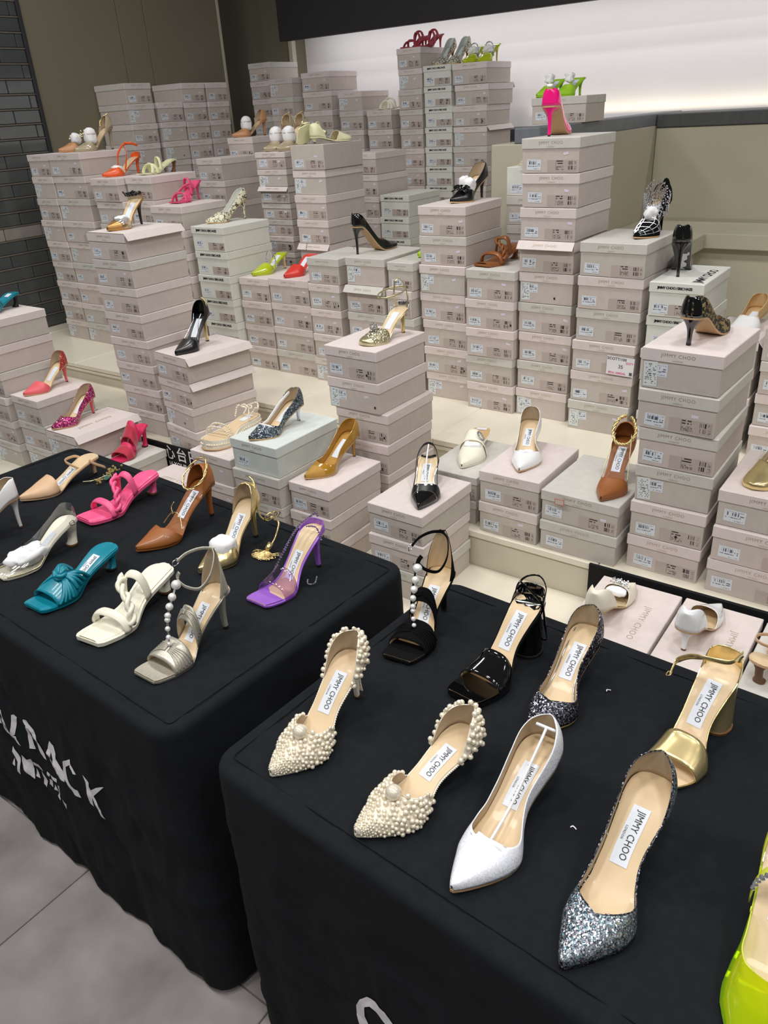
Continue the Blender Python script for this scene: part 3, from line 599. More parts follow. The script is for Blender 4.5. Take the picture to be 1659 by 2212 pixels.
def stack(key, x0, x1, yf, base, n, h, d, style, desc, lean=0., nvis=99, face=0, rz=0., opts=None):
    rnd = random.Random(hash_key(key)); opts = opts or {}; w = x1-x0-.004
    grp = 'shoeboxes stacked '+desc
    for i in range(n):                      # i = 0 is the bottom box
        k = n-1-i; f = k/max(1, n-1)
        op = opts.get(k, {})
        jx = rnd.uniform(-.003, .003); jy = rnd.uniform(-.002, .007); jr = rnd.uniform(-.9, .9)
        xc = (x0+x1)/2+lean*f+jx+op.get('dx', 0); yc = yf+d/2+jy+op.get('dy', 0); ang = math.radians(rz+jr+op.get('r', 0))
        if face: xc, yc, ang = yf-d/2+jy, (x0+x1)/2+jx, ang+PI/2
        sty = op.get('s', style)
        colr = {'h': 'white', 'w': 'pale mint', 'g': 'pale grey', 'p': 'pale pink'}[sty]
        if n == 1: lab = f'single {colr} shoebox {desc}'
        elif i == 0 and n < 10: lab = f'{colr} shoebox at the bottom of the stack {desc}'
        else: lab = f'{ORD[k]} {colr} shoebox in the stack {desc}'
        tall = rnd.random() < .2
        shoebox((xc, yc, base+i*h), ang, w*op.get('w', 1), d, h-.0012, sty, lab, grp, rnd, 0 if k >= nvis else (2 if yf < 3 else 1), op.get('lid', 'lid'), tall and 'h' not in sty, op.get('top'))
    TOPZ[key] = base+n*h-.0012
def hash_key(s): return sum((i+1)*ord(c)*31 for i, c in enumerate(s))
for s in STACKS: stack(*s)

# ------------------------------------------------------------------ shoe kit
LOGO = text_mesh('JIMMY CHOO', .0088, .0, 1.0); LOGO_S = text_mesh('LONDON', .0030, .0, 1.2)
def interp(tab):
    xs = [a for a, _ in tab]; ys = [b for _, b in tab]; n = len(xs); m = []
    for i in range(n):
        if i == 0: m.append((ys[1]-ys[0])/(xs[1]-xs[0]))
        elif i == n-1: m.append((ys[-1]-ys[-2])/(xs[-1]-xs[-2]))
        else:
            a = (ys[i]-ys[i-1])/(xs[i]-xs[i-1]); b = (ys[i+1]-ys[i])/(xs[i+1]-xs[i]); m.append(0 if a*b <= 0 else 2*a*b/(a+b))
    def f(x):
        if x <= xs[0]: return ys[0]
        if x >= xs[-1]: return ys[-1]
        i = max(j for j in range(n-1) if xs[j] <= x); h = xs[i+1]-xs[i]; t = (x-xs[i])/h
        return (2*t**3-3*t*t+1)*ys[i]+(t**3-2*t*t+t)*h*m[i]+(-2*t**3+3*t*t)*ys[i+1]+(t**3-t*t)*h*m[i+1]
    return f
HEELW = [(0, .0), (.006, .010), (.02, .0175), (.05, .0235), (.1, .0270), (.17, .0280), (.27, .0255), (.40, .0225), (.50, .0255), (.60, .0325), (.68, .0360)]
TOES = {'point': [(.75, .0340), (.82, .0272), (.90, .0175), (.96, .0092), (.99, .0042), (1, .0022)],
        'square': [(.78, .0365), (.88, .0350), (.95, .0322), (.985, .0295), (1, .0255)],
        'round': [(.78, .0360), (.87, .0320), (.94, .0245), (.98, .0150), (1, .0)]}
class Shoe:
    def __init__(s, key, name, label, H, toe='point', wide=1., Tk=1., xb=-.022, thick=.0042, cat='shoe', group=None, base=0., asym=1.):
        x, y, z, yaw, L = P[key]
        s.root = empty(name, (x, y, z+.0006), math.radians(yaw)+asym*math.atan2(.0090 if toe == 'point' else .004, L)); tag(s.root, label, cat, group)
        s.L, s.H, s.toe, s.xb, s.thick, s.k, s.base = L, H, toe, xb, thick, L/.2, base
        wk = 1.07*wide*(.55+.45*s.k)
        s.hw_ = interp([(a, b*wk) for a, b in HEELW+TOES[toe]])
        s.T_ = interp([(0, .045*Tk), (.08, .052*Tk), (.2, .058*Tk), (.35, .058*Tk), (.5, .052*Tk), (.6, .045*Tk), (.7, .036*Tk), (.8, .0265*Tk), (.9, .0185*Tk), (.97, .0125), (1, .009)])
        s.yc_ = interp([(x_, y_*asym) for x_, y_ in ((0, 0), (.18, 0), (.42, -.0045), (.55, -.001), (.67, .0030), (.80, .0), (.90, -.0045), (1, -.0095 if toe == 'point' else -.006))])
    def X(s, t): return s.xb+t*(s.L-s.xb)
    def z0(s, t):
        a = min(1, max(0, (t-.08)/.57)); sm = a*a*(3-2*a)
        return s.H*(1-sm)+s.thick+s.base+(.0035*((t-.8)/.2)**2 if t > .8 else 0)
    def yc(s, t): return s.yc_(t)
    def P_(s, t, phi, k=1., dz=0.):
        c, si = math.cos(phi), max(0, math.sin(phi)); y = s.yc_(t)+s.hw_(t)*k*math.copysign(abs(c)**.72, c); z = s.T_(t)*k*si**.88
        return Vector((s.X(t), y, s.z0(t)+z+dz))
    def bed(s, t, v, dz=0.):
        """point on the footbed, v in metres across"""
        return Vector((s.X(t), v+s.yc_(t), s.z0(t)+dz))
    def stations(s, t0, t1, n):
        return [t0+(t1-t0)*((i/n)**1.6 if t0 < .02 else i/n) for i in range(n+1)]
    def sole(s, mat='sole_tan', bed='insole_beige', k=1.0, kin=.93, pad=None, edge=None):
        ts = s.stations(0, 1, 46); vs = []; fs = []; M = 6
        for t in ts:
            w = max(.0004, s.hw_(t)*k); z = s.z0(t); x = s.X(t)
            yy = s.yc_(t)
            for a in range(M+1): vs.append((x, yy+w*(2*a/M-1), z))
            for a in range(M+1): vs.append((x, yy+w*(2*a/M-1)*.97, z-s.thick))
        W = 2*(M+1)
        for i in range(len(ts)-1):
            o = i*W
            for a in range(M): fs.append((o+a, o+W+a, o+W+a+1, o+a+1)); b = M+1; fs.append((o+b+a, o+b+a+1, o+W+b+a+1, o+W+b+a))
            fs.append((o, o+M+1, o+W+M+1, o+W)); fs.append((o+M, o+W+M, o+W+2*M+1, o+2*M+1))
        e = (len(ts)-1)*W; fs.append(tuple(e+a for a in range(M+1))+tuple(e+2*M+1-a for a in range(M+1)))
        fs.append(tuple(range(M+1))[::-1]+tuple(M+1+a for a in range(M+1)))
        link('sole', mesh('sole', vs, fs), edge or mat, s.root, smooth=False)
        vs = []; fs = []; ts = s.stations(.004, .985 if s.toe != 'square' else .99, 44); M = 8; dz = .0014 if pad is None else pad
        for t in ts:
            w = max(.0003, s.hw_(t)*kin-.0004)
            for a in range(M+1):
                u = 2*a/M-1; vs.append((s.X(t), s.yc_(t)+w*u, s.z0(t)+(dz if abs(u) < .99 else .0004)+.0012*u*u*(t < .5)))
        for i in range(len(ts)-1):
            for a in range(M): o = i*(M+1)+a; fs.append((o, o+M+1, o+M+2, o+1))
        link('insole', mesh('insole', vs, fs), bed, s.root, smooth=True); return s
    def logo(s, text=True, mat='logo_white', ta=.21, tb=.445, dz=.0022, w=.0114):
        n = 8; vs = []; fs = []
        for i in range(n+1):
            t = ta+(tb-ta)*i/n
            for v in (-w, w): vs.append(s.bed(t, v, dz+.0012*(v/s.hw_(t))**2))
        for i in range(n): fs.append((2*i, 2*i+2, 2*i+3, 2*i+1))
        sl = link('sock_label', mesh('sock_label', vs, fs), mat, s.root)
        if text:
            Lx = s.X(tb)-s.X(ta); cx = (ta+tb)/2; wd = LOGO.vertices[0].co
            xs = [v.co.x for v in LOGO.vertices]; sc = Lx*.84/(max(xs)-min(xs))
            def mp(off, k): return lambda a, b: s.bed(cx+a*sc*k/(s.L-s.xb), off+b*k*1.5, dz+.0009)
            link('lettering', mapped(LOGO, mp(.0022, 1)), 'ink_black', sl)
            link('lettering', mapped(LOGO_S, mp(-.0076, 1)), 'ink_black', sl)
        return s
    def upper(s, mat, top, topR=None, lin='lining_taupe', t0=0., t1=1., n=92, K=9, name='upper', k=1., trim=None, th=.0014, pair=None):
        """shell over the last between its sole edge and a top line: top = [(t, fraction of last height)], +y side; topR = -y side"""
        fl_, fr = interp(top), interp(topR or top); bag = Bag(); ts = s.stations(t0, t1, n); rim = {1: [], -1: []}
        for side, f in ((1, fl_), (-1, fr)):
            rows = []
            for t in ts:
                q = min(1, f(t))
                if q < .03: rows.append(None); continue
                pt = math.asin(min(1, q**(1/.88))); row = []
                for j in range(K+1):
                    ph = pt*j/K; p = s.P_(t, ph if side > 0 else PI-ph, k); row.append(p)
                rows.append(row)
                if q < .999: rim[side].append(row[-1])
            vs = []; idx = []
            for r in rows:
                idx.append(None if r is None else len(vs)); vs += (r or [])
            fs = []
            for i in range(len(rows)-1):
                if idx[i] is None or idx[i+1] is None: continue
                for j in range(K):
                    a, b = idx[i]+j, idx[i+1]+j; fs.append((a, b, b+1, a+1) if side < 0 else (a, a+1, b+1, b))
            bag.add((vs, fs))
        bm = bmesh.new(); me = mesh(name, bag.v, bag.f); bm.from_mesh(me); bmesh.ops.remove_doubles(bm, verts=bm.verts, dist=2e-5)
        bmesh.ops.delete(bm, geom=[v for v in bm.verts if not v.link_faces], context='VERTS')
        bm.to_mesh(me); bm.free()
        o = link(name, me, [mat, lin], s.root, smooth=True)
        if th:
            md = o.modifiers.new('thickness', 'SOLIDIFY'); md.thickness = th; md.offset = -1; md.material_offset = 1; md.material_offset_rim = 0
        if trim:
            for sd in (1, -1):
                if len(rim[sd]) > 3: v, f = sweep(rim[sd], .0009, n=6); link('piping', mesh('piping', v, f), trim, o, smooth=True)
        return o
    def vamp(s, mat, ta=.56, lin='lining_taupe', shape='v', t1=1., name='vamp', cut=0., th=.0014):
        m = ta+.13
        top = {'v': [(ta, .03), (ta+.04, .35), (ta+.09, .7), (m, 1), (1, 1)], 'u': [(ta-.02, .03), (ta, .45), (ta+.04, .8), (ta+.09, 1), (1, 1)], 'flat': [(ta-.006, .03), (ta, 1), (1, 1)]}[shape]
        return s.upper(mat, top, lin=lin, t0=ta-.02, t1=t1, name=name, n=56, th=th)
    def counter(s, mat, te=.26, lin='lining_taupe', hi=1., name='heel_counter', k=1.):
        return s.upper(mat, [(0, hi), (te*.3, .9*hi), (te*.6, .66*hi), (te*.85, .3*hi), (te, .03)], lin=lin, t0=0, t1=te, name=name, n=24, k=k)
    def band(s, mat, ta, tb, k=1.06, lin=None, name='strap', bulge=0., skew=0., tk=.0018, zs=1.):
        """strap right across the foot"""
        vs = []; fs = []; n, K = 8, 22
        for i in range(n+1):
            f = i/n; bl = bulge*math.sin(PI*f)
            for j in range(K+1):
                ph = PI*j/K; t = ta+(tb-ta)*f+skew*(j/K-.5); p = s.P_(t, ph, k); c = s.z0(t); p.z = c+(p.z-c)*zs
                p += Vector((0, math.cos(ph), math.sin(ph)))*bl; vs.append(p)
        for i in range(n):
            for j in range(K): a = i*(K+1)+j; fs.append((a, a+1, a+K+2, a+K+1))
        o = link(name, mesh(name, vs, fs), [mat, lin or mat], s.root, smooth=True)
        md = o.modifiers.new('thickness', 'SOLIDIFY'); md.thickness = tk; md.offset = -1; md.material_offset = 1
        return o
    def toe_bed(s, mat, ta=.76, k=.97):
        ts = [ta+(.992-ta)*i/10 for i in range(11)]; vs = []; fs = []
        for t in ts:
            for u in (-1, -.5, 0, .5, 1): vs.append(s.bed(t, u*s.hw_(t)*k, .0030))
        for i in range(10):
            for j in range(4): o = i*5+j; fs.append((o, o+5, o+6, o+1))
        link('toe_bed', mesh('toe_bed', vs, fs), mat, s.root); return s
    def heel(s, kind, mat, tip='heel_rubber'):
        zt = s.z0(.10)-.0005; bs = []; xb = s.xb
        G = {'stiletto': [(0, .0255, .0255), (.07, .0215, .0222), (.16, .0125, .0135), (.3, .0072, .0078), (.55, .0048, .0052), (1, .0038, .0042)],
             'kitten': [(0, .0250, .0250), (.15, .0175, .0180), (.35, .0085, .0092), (.6, .0052, .0056), (1, .0046, .0050)],
             'flare': [(0, .0230, .0235), (.14, .0140, .0150), (.34, .0066, .0078), (.65, .0062, .0076), (1, .0098, .0115)],
             'slim': [(0, .0240, .0245), (.05, .0150, .0170), (.12, .0088, .0100), (.3, .0062, .0070), (1, .0048, .0056)],
             'block': [(0, .0270, .0255), (.12, .0255, .0250), (.4, .0235, .0250), (.7, .0235, .0262), (1, .0250, .0280)],
             'cone': [(0, .0245, .0250), (.2, .0200, .0210), (.5, .0110, .0120), (.7, .0092, .0100), (1, .0120, .0130)]}[kind]
        fa, fb = interp([(a, b) for a, b, c in G]), interp([(a, c) for a, b, c in G]); n = 16; R = 20; vs = []; fs = []
        wk = s.hw_(.12)/.0272
        for i in range(R+1):
            f = i/R; z = zt*(1-f); a = fa(f)*wk; b = fb(f)*wk
            back = xb+.0012+.010*f*(1 if kind != 'block' else .3)+(.004*math.sin(PI*f) if kind in ('stiletto', 'slim', 'kitten') else 0)
            for j in range(n):
                an = 2*PI*j/n; cx = math.cos(an); x = back+a+a*math.copysign(abs(cx)**.85, cx); y = b*math.copysign(abs(math.sin(an))**.85, math.sin(an))
                zz = z
                if f < .2:                       # seat follows the slope of the shoe
                    t = (x-xb)/(s.L-xb); zz = z+(s.z0(max(0, t))-.0005-zt)*(1-f/.2)
                vs.append((x, y, max(.0, zz)))
        for i in range(R):
            for j in range(n): a = i*n+j; b = i*n+(j+1) % n; fs.append((a, a+n, b+n, b))
        fs.append(tuple(range(n))); m = [k for k in range(R*n, (R+1)*n)]; fs.append(tuple(m)[::-1])
        ho = link('heel', mesh('heel', vs, fs), mat, s.root, smooth=True)
        lo = [Vector(vs[k]) for k in m]; c = sum(lo, Vector())/n; s.heel_c = c
        v2 = [c+(p-c)*1.03+Vector((0, 0, 0)) for p in lo]+[c+(p-c)*1.05+Vector((0, 0, .0045)) for p in lo]
        f2 = [(j, (j+1) % n, n+(j+1) % n, n+j) for j in range(n)]+[tuple(range(n))[::-1], tuple(range(n, 2*n))]
        link('heel_tip', mesh('heel_tip', v2, f2), tip, ho); return s
    def tube(s, mat, pts, r, name='strap', rz=None, up=(0, 0, 1), n=28, closed=False, seg=8):
        v, f = sweep(curve(pts, n, closed), r, rz, up, seg, closed); return link(name, mesh(name, v, f), mat, s.root, smooth=True)
    def rope(s, mat, pts, r, turns, strands=2, name='twisted_strap', n=60):
        c = curve(pts, n); bag = Bag(); N = len(c)
        for k in range(strands):
            q = []
            for i, p in enumerate(c):
                t = (c[min(N-1, i+1)]-c[max(0, i-1)]).normalized(); u = t.cross(Vector((0, 1, .3))).normalized(); w = t.cross(u); an = 2*PI*(turns*i/N+k/strands)
                q.append(p+(u*math.cos(an)+w*math.sin(an))*r*.75)
            bag.add(sweep(q, r*.72, n=7))
        return bag.build(name, mat, s.root)
    def beads(s, mat, pts, r, name='crystal_chain', gap=2.1, n=80, close=False, nu=6, nv=4, jit=.15):
        c = curve(pts, n, close); bag = Bag(); acc = 1e9; rn = random.Random(3); last = None; smooth = nu > 6
        for p in c:
            if last is None or (p-last).length >= r*gap:
                bag.add(sphere_data(p, r*(1+rn.uniform(-jit, jit)), nu, nv)); last = p
        o = bag.build(name, mat, s.root, smooth=smooth); return o
    def paper(s, c, size, name='tissue_stuffing', seed=1, amp=.22):
        bm = bmesh.new(); bmesh.ops.create_icosphere(bm, subdivisions=3, radius=1)
        for v in bm.verts:
            v.co = Vector([math.copysign(abs(q)**.72, q) for q in v.co]); k = 1+amp*noise.noise(v.co*1.7+Vector((seed, 0, 0)))+.16*abs(noise.noise(v.co*4+Vector((seed, 3, 0))))-.10*abs(noise.noise(v.co*9+Vector((0, 3, seed)))); v.co = Vector((v.co.x*size[0]*k+c[0], v.co.y*size[1]*k+c[1], v.co.z*size[2]*k+c[2]))
        me = bpy.data.meshes.new(name); bm.to_mesh(me); bm.free(); return link(name, me, 'paper_white', s.root, smooth=True)
    def ring(s, c, a, b, tilt=0., th0=0., th1=360., n=30, side=0.):
        """points of an ankle loop: ellipse a (fore-aft) x b (across), pitched by tilt degrees, rolled by side"""
        ti = math.radians(tilt); out = []
        for i in range(n+1):
            th = math.radians(th0+(th1-th0)*i/n); x = a*math.cos(th); y = b*math.sin(th)
            out.append(Vector((c[0]+x*math.cos(ti), c[1]+y, c[2]+x*math.sin(ti)+y*math.tan(math.radians(side)))))
        return out
PUMP = [(0, 1), (.05, .95), (.12, .78), (.22, .60), (.36, .50), (.48, .52), (.57, .66), (.62, .82), (.655, .94), (.68, 1), (1, 1)]
LOWV = [(0, 1), (.05, .95), (.12, .78), (.22, .58), (.36, .46), (.50, .44), (.60, .52), (.66, .68), (.70, .84), (.725, .945), (.745, 1), (1, 1)]
def pump(key, name, label, H, mat, heel='stiletto', hm=None, top=PUMP, topR=None, toe='point', lin='lining_taupe', bed='insole_beige', text=True, logo=True, tip='heel_rubber', trim=None, sole='sole_tan', wide=1., group=None, Tk=1.):
    s = Shoe(key, name, label, H, toe, wide, Tk, group=group); s.sole(sole, bed); s.upper(mat, top, topR, lin, trim=trim)
    if logo: s.logo(text)
    s.heel(heel, hm or mat, tip); return s
def dorsay(key, name, label, H, mat, heel='stiletto', hm=None, toe='point', cm=None, ta=.55, te=.27, shape='v', text=True, tip='heel_rubber', bed='insole_beige', edge=None, group=None, lin='lining_taupe', hi=1., sole='sole_tan', logo=True, Tk=1.):
    s = Shoe(key, name, label, H, toe, group=group, Tk=Tk); s.sole(sole, bed, edge=edge); s.vamp(mat, ta, lin, shape); s.counter(cm or mat, te, lin, hi)
    if logo: s.logo(text)
    s.heel(heel, hm or mat, tip); return s
P = {
 'pearlA': (-0.6963, 0.7889, 0.7, -89.4, 0.212),
 'pearlB': (-0.4662, 0.769, 0.7, -103.7, 0.215),
 'whiteg': (-0.3499, 0.7972, 0.7, -92.5, 0.2381),
 'silverd': (-0.188, 0.7879, 0.7, -93.6, 0.2437),
 'darkg': (-0.3998, 1.0729, 0.7, -92.0, 0.205),
 'goldS': (-0.1741, 1.0565, 0.7, -100.2, 0.19),
 'blk': (-0.5107, 1.0756, 0.7, -96.9, 0.2),
 'blkpearl': (-0.7086, 1.0921, 0.7, -84.6, 0.185),
 'limepvc': (-0.0126, 0.7947, 0.7, -88.7, 0.25),
 'whiteL': (-1.8323, 0.8425, 0.7, -106.1, 0.205),
 'beige': (-1.9504, 1.1543, 0.7, -95.1, 0.222),
 'hot': (-1.6877, 1.1568, 0.7, -92.6, 0.212),
 'clear': (-1.6298, 0.8647, 0.7, -91.9, 0.19),
 'teal': (-1.4455, 0.8406, 0.7, -89.4, 0.198),
 'cream': (-1.2586, 0.8418, 0.7, -84.2, 0.21),
 'silvT': (-1.0476, 0.8136, 0.7, -91.1, 0.192),
 'brown': (-1.4436, 1.1446, 0.7, -92.4, 0.225),
 'gold': (-1.2611, 1.1192, 0.7, -85.6, 0.19),
 'purple': (-1.0392, 1.0915, 0.7, -92.1, 0.185),
 'tealbox': (-3.0605, 1.6573, 0.9838, -79.5, 0.2),
 'coral': (-2.8303, 1.6535, 0.7051, -85.9, 0.19),
 'mag': (-2.6212, 1.6075, 0.624, -82.4, 0.19),
 'red': (-2.397, 1.6531, 0.5138, -80.3, 0.165),
 'espa': (-1.8355, 1.6982, 0.6775, -86.2, 0.225),
 'silv': (-1.5571, 1.6208, 0.7748, -94.4, 0.19),
 'must': (-1.3994, 1.6797, 0.6673, -95.0, 0.2),
 'jew': (-1.375, 1.9333, 0.9883, -95.8, 0.175),
 'sling': (-1.122, 1.678, 0.6676, -64.3, 0.215),
 'buckle': (-1.1279, 1.9873, 0.6626, -75.0, 0.225),
 'whitep': (-0.9465, 1.9583, 0.703, -71.2, 0.225),
 'brownR': (-0.6498, 1.916, 0.6882, -84.6, 0.2),
 'goldflat': (-0.2678, 1.9711, 0.785, -96.6, 0.22),
 'lace': (-0.4848, 1.8009, 1.088, 79.8, 0.19),
 'ivory': (-0.5242, 1.4545, 0.5138, 83.1, 0.19),
 'whiteR2': (-0.3259, 1.4695, 0.5138, 82.7, 0.19),
 'nude3': (-0.1662, 1.4398, 0.5138, 74.6, 0.18),
 'whiteflat': (-0.5163, 2.6424, 0.9468, -93.0, 0.2),
 'graf': (-0.7191, 2.454, 1.1028, 100.9, 0.19),
 'web': (-0.8434, 2.6283, 1.2066, -92.6, 0.195),
 'pink': (-1.1633, 2.4738, 1.4952, 96.8, 0.185),
 'bow': (-1.5207, 2.6729, 1.2918, -94.9, 0.185),
 'brsan': (-1.3459, 2.6071, 1.0978, -99.0, 0.19),
 'crys': (-1.9338, 2.4577, 1.1098, 72.8, 0.185),
 'lime': (-2.4908, 2.6201, 0.994, -93.3, 0.19),
 'red2': (-2.3073, 2.6011, 1.0024, -86.8, 0.19),
 'snake': (-2.6947, 2.6113, 1.2006, -103.2, 0.19),
 'pinks': (-2.9597, 2.598, 1.2799, -81.0, 0.17),
 'wsan': (-3.1424, 2.6332, 1.3956, -96.2, 0.18),
 'orange': (-3.3458, 2.5881, 1.3916, -93.9, 0.19),
 'taupe': (-3.5126, 2.5893, 1.5015, -97.0, 0.19),
 'tanflat': (-3.6309, 2.5796, 1.5015, -95.0, 0.19),
 'goldb': (-2.573, 1.9599, 1.2674, -76.5, 0.185),
 'blkS': (-2.2372, 1.8987, 0.875, -76.5, 0.19),
 'tanp': (-3.3056, 3.4353, 1.5096, -107.7, 0.19),
 'pairA': (-2.7246, 3.0025, 1.458, -90.0, 0.185),
 'pairB': (-2.6396, 2.9975, 1.458, -90.0, 0.185),
 'beigeA': (-2.4037, 2.8799, 1.4889, -92.0, 0.17),
 'beigeB': (-2.3557, 2.7551, 1.4889, 70.0, 0.17),
 'knotw': (-2.939, 4.2718, 1.5958, -110.0, 0.19),
 'redA': (-2.7908, 4.2773, 1.8858, -94.0, 0.19),
 'redB': (-2.7008, 4.2873, 1.8858, -94.0, 0.19),
 'leoA': (-2.6135, 4.2723, 1.7928, -94.0, 0.18),
 'leoB': (-2.5203, 4.272, 1.7928, -96.0, 0.18),
 'limA': (-2.4263, 4.2723, 1.7892, -94.0, 0.18),
 'limB': (-2.3363, 4.2723, 1.7892, -94.0, 0.18),
 'grnA': (-1.639, 3.5693, 1.6038, -97.0, 0.18),
 'grnB': (-1.549, 3.5693, 1.6038, -97.0, 0.18),
 'limebit': (-1.6656, 2.6423, 1.1018, -97.3, 0.15),
}
SIGN = (-0.8379, 2.356, 0.8366)
STICK = (-0.735, 1.701, 0.6694)
LINT = [(-0.2744, 0.7384, 0.4), (-0.3413, 1.0337, 1.2)]
PAPER = (-1.3621, 2.7625, 1.3932)

# ------------------------------------------------------------------ right-hand table
def beaded(key, label, H, heel):
    s = Shoe(key, 'pearl_pump', label, H); s.sole('ivory_satin', 'insole_beige', edge='ivory_satin')
    top_v = [(.50, .03), (.535, .40), (.60, .66), (.66, .90), (.70, 1), (1, 1)]
    s.upper('ivory_satin', top_v, t0=.49, name='vamp', n=30, trim='ivory_satin'); s.counter('ivory_satin', .27)
    s.logo(); s.heel(heel, 'ivory_satin', 'heel_brown')
    rn = random.Random(5); ft = interp(top_v); fc = interp([(0, 1), (.08, .9), (.16, .66), (.23, .3), (.27, .03)])
    seed = Bag(); big = 0
    def lay(t, ph, side, r, asobj):
        nonlocal big
        mir = (lambda u: u) if side > 0 else (lambda u: PI-u)
        p = s.P_(t, mir(ph), 1.0); q = s.P_(t, mir(min(ph+.05, PI/2)), 1.0); p2 = s.P_(min(1, t+.01), mir(ph), 1.0)
        nn = (p2-p).cross(q-p)
        if nn.length > 1e-12:
            nn.normalize()
            if nn.dot(Vector((0, side*math.cos(ph), math.sin(ph)+.2))) < 0: nn = -nn
        else: nn = Vector((0, 0, 1))
        c = p+nn*r*.70
        if asobj: pearl(s.root, c, r); big += 1
        else: seed.add(sphere_data(c, r, 7, 5))
    def cover(t0, t1, f, rbig):
        t = t0
        row = 0
        while t < t1:
            rb = rbig(t); step = rb*1.62/(s.L-s.xb)
            for side in (1, -1):
                q = min(1, f(t))
                if q < .06: continue
                pm_ = math.asin(min(1, q**(1/.88))); arc = (s.hw_(t)+s.T_(t))*.78*(pm_/(PI/2)); n = max(1, int(arc/(rb*1.9)))
                for j in range(n+1):
                    ph = pm_*(j+.5*(row % 2)*.9)/max(1, n)
                    if ph > pm_: continue
                    v = rn.random(); r = rb*(1.0 if v < .72 else .72)
                    lay(t+rn.uniform(-.3, .3)*step, ph, side, r, r > .0030)
            t += step; row += 1
    cover(.515, .985, ft, lambda t: .0040 if t < .76 else .0040-(t-.76)*.0115)
    cover(.012, .26, fc, lambda t: .0044)
    # seed pearls along the sole edge and down the back of the heel
    for side in (1, -1):
        t = .02
        while t < .99: seed.add(sphere_data(Vector((s.X(t), s.yc_(t)+side*s.hw_(t), s.z0(t)-.0015)), .0013, 6, 4)); t += .0125
    for i in range(26):
        f = i/26
        for dy in (-.003, 0, .003): seed.add(sphere_data(Vector((s.heel_c.x-.0055-.006*(1-f)**2, dy, .006+f*(H-.014))), .0016, 6, 4))
    o = seed.build('seed_pearls', 'pearl', s.root); o['kind'] = 'stuff'
    pt = s.P_(.725, PI/2); pearl(s.root, pt+Vector((0, 0, .0085)), .0120, nu=26, nv=16, name='large_pearl')
beaded('pearlA', 'pearl-covered stiletto pump at the front left of right table', .082, 'stiletto')
beaded('pearlB', 'pearl-covered low-heeled pump beside the white glitter pump', .045, 'kitten')
s = pump('whiteg', 'white_glitter_pump', 'white glitter pointed pump with a plastic stick inside', .060, 'glitter_white', 'kitten', 'glitter_white', top=LOWV)
s.tube('plastic_white', [s.bed(.70, -.004, .012), s.bed(.45, .004, .014), s.bed(.20, .004, .026), s.bed(.085, .004, .038)], .0022, 'shoe_stick')
s.tube('plastic_white', [s.bed(.085, -.012, .038), s.bed(.085, .019, .038)], .0024, 'shoe_stick_bar', n=4)
s.paper(s.P_(.735, PI/2)-Vector((.003, 0, .007)), (.006, .021, .006), seed=4, amp=.8)
s = Shoe('silverd', 'silver_glitter_pump', 'chunky silver glitter pump with one side cut open, nearest the front edge', .082); s.sole('glitter_dark', 'insole_beige', edge='glitter_dark')
s.upper('glitter_silver', [(0, 1), (.06, .93), (.13, .70), (.20, .40), (.26, .10), (.30, .03), (.46, .03), (.52, .10), (.56, .32), (.61, .55), (.66, .76), (.70, .90), (.725, .965), (.745, 1), (1, 1)], [(0, 1), (.05, .95), (.12, .78), (.22, .62), (.36, .55), (.50, .52), (.60, .56), (.66, .70), (.70, .86), (.725, .95), (.745, 1), (1, 1)], trim='glitter_dark'); s.logo(); s.heel('stiletto', 'gold_metal')
s = pump('darkg', 'dark_glitter_pump', 'dark grey glitter pointed pump behind the white glitter pump', .072, 'glitter_dark', top=LOWV)
for sg in (1, -1): s.tube('silver_metal', [s.bed(.10, sg*.021, .003), s.bed(.28, sg*.020, .003), s.bed(.45, sg*.019, .003), s.bed(.62, sg*.030, .003)], .0011, 'insole_piping')
s = Shoe('goldS', 'gold_sandal', 'shiny gold ankle-strap sandal behind the silver glitter pump', .100, 'round'); s.sole('gold_leather', 'insole_beige', edge='gold_leather', kin=.95)
s.band('gold_leather', .60, .80, 1.07, lin='insole_beige', zs=.88); s.counter('gold_leather', .16, 'gold_leather', .62); s.logo(); s.heel('block', 'gold_leather', 'heel_brown')
b = s.z0(.05)
s.tube('gold_leather', [(.002, .022, b+.024), (.000, .024, b+.040), (.02, .028, b+.052), (.05, .024, b+.054), (.062, -.012, b+.052), (.05, -.036, b+.034), (.045, -.055, b+.012), (.070, -.052, b+.004)], .0012, 'ankle_strap', rz=.0042, n=50)
s.tube('gold_leather', [(.018, -.020, b+.012), (.022, -.018, b+.035), (.03, -.012, b+.052)], .0012, 'strap_loop', rz=.003, up=(1, 0, 0))
s.tube('gold_metal', [(.064, -.052, b+.006), (.073, -.050, b+.006), (.073, -.056, b+.002), (.064, -.058, b+.002)], .0008, 'buckle', n=16, closed=True)
s = Shoe('blk', 'black_patent_sandal', 'black patent peep-toe sandal with tall block heel', .092, 'square', thick=.009); s.sole('patent_black', 'insole_beige', edge='patent_black', k=1.03, kin=.93)
s.toe_bed('patent_black', .73); s.band('patent_black', .58, .80, 1.07, lin='insole_beige', zs=.86); s.counter('patent_black', .17, 'patent_black', .55); s.logo(); s.heel('block', 'patent_black')
b = s.z0(.05)
v = [s.bed(t, y, .0026) for t, y in ((.02, -.010), (.02, .010), (.05, .022), (.10, .025), (.15, .025), (.17, .018), (.155, .006), (.165, 0), (.155, -.006), (.17, -.018), (.15, -.025), (.10, -.025), (.05, -.022))]
link('heel_patch', mesh('heel_patch', v, [tuple(range(len(v)))]), 'patent_black', s.root)
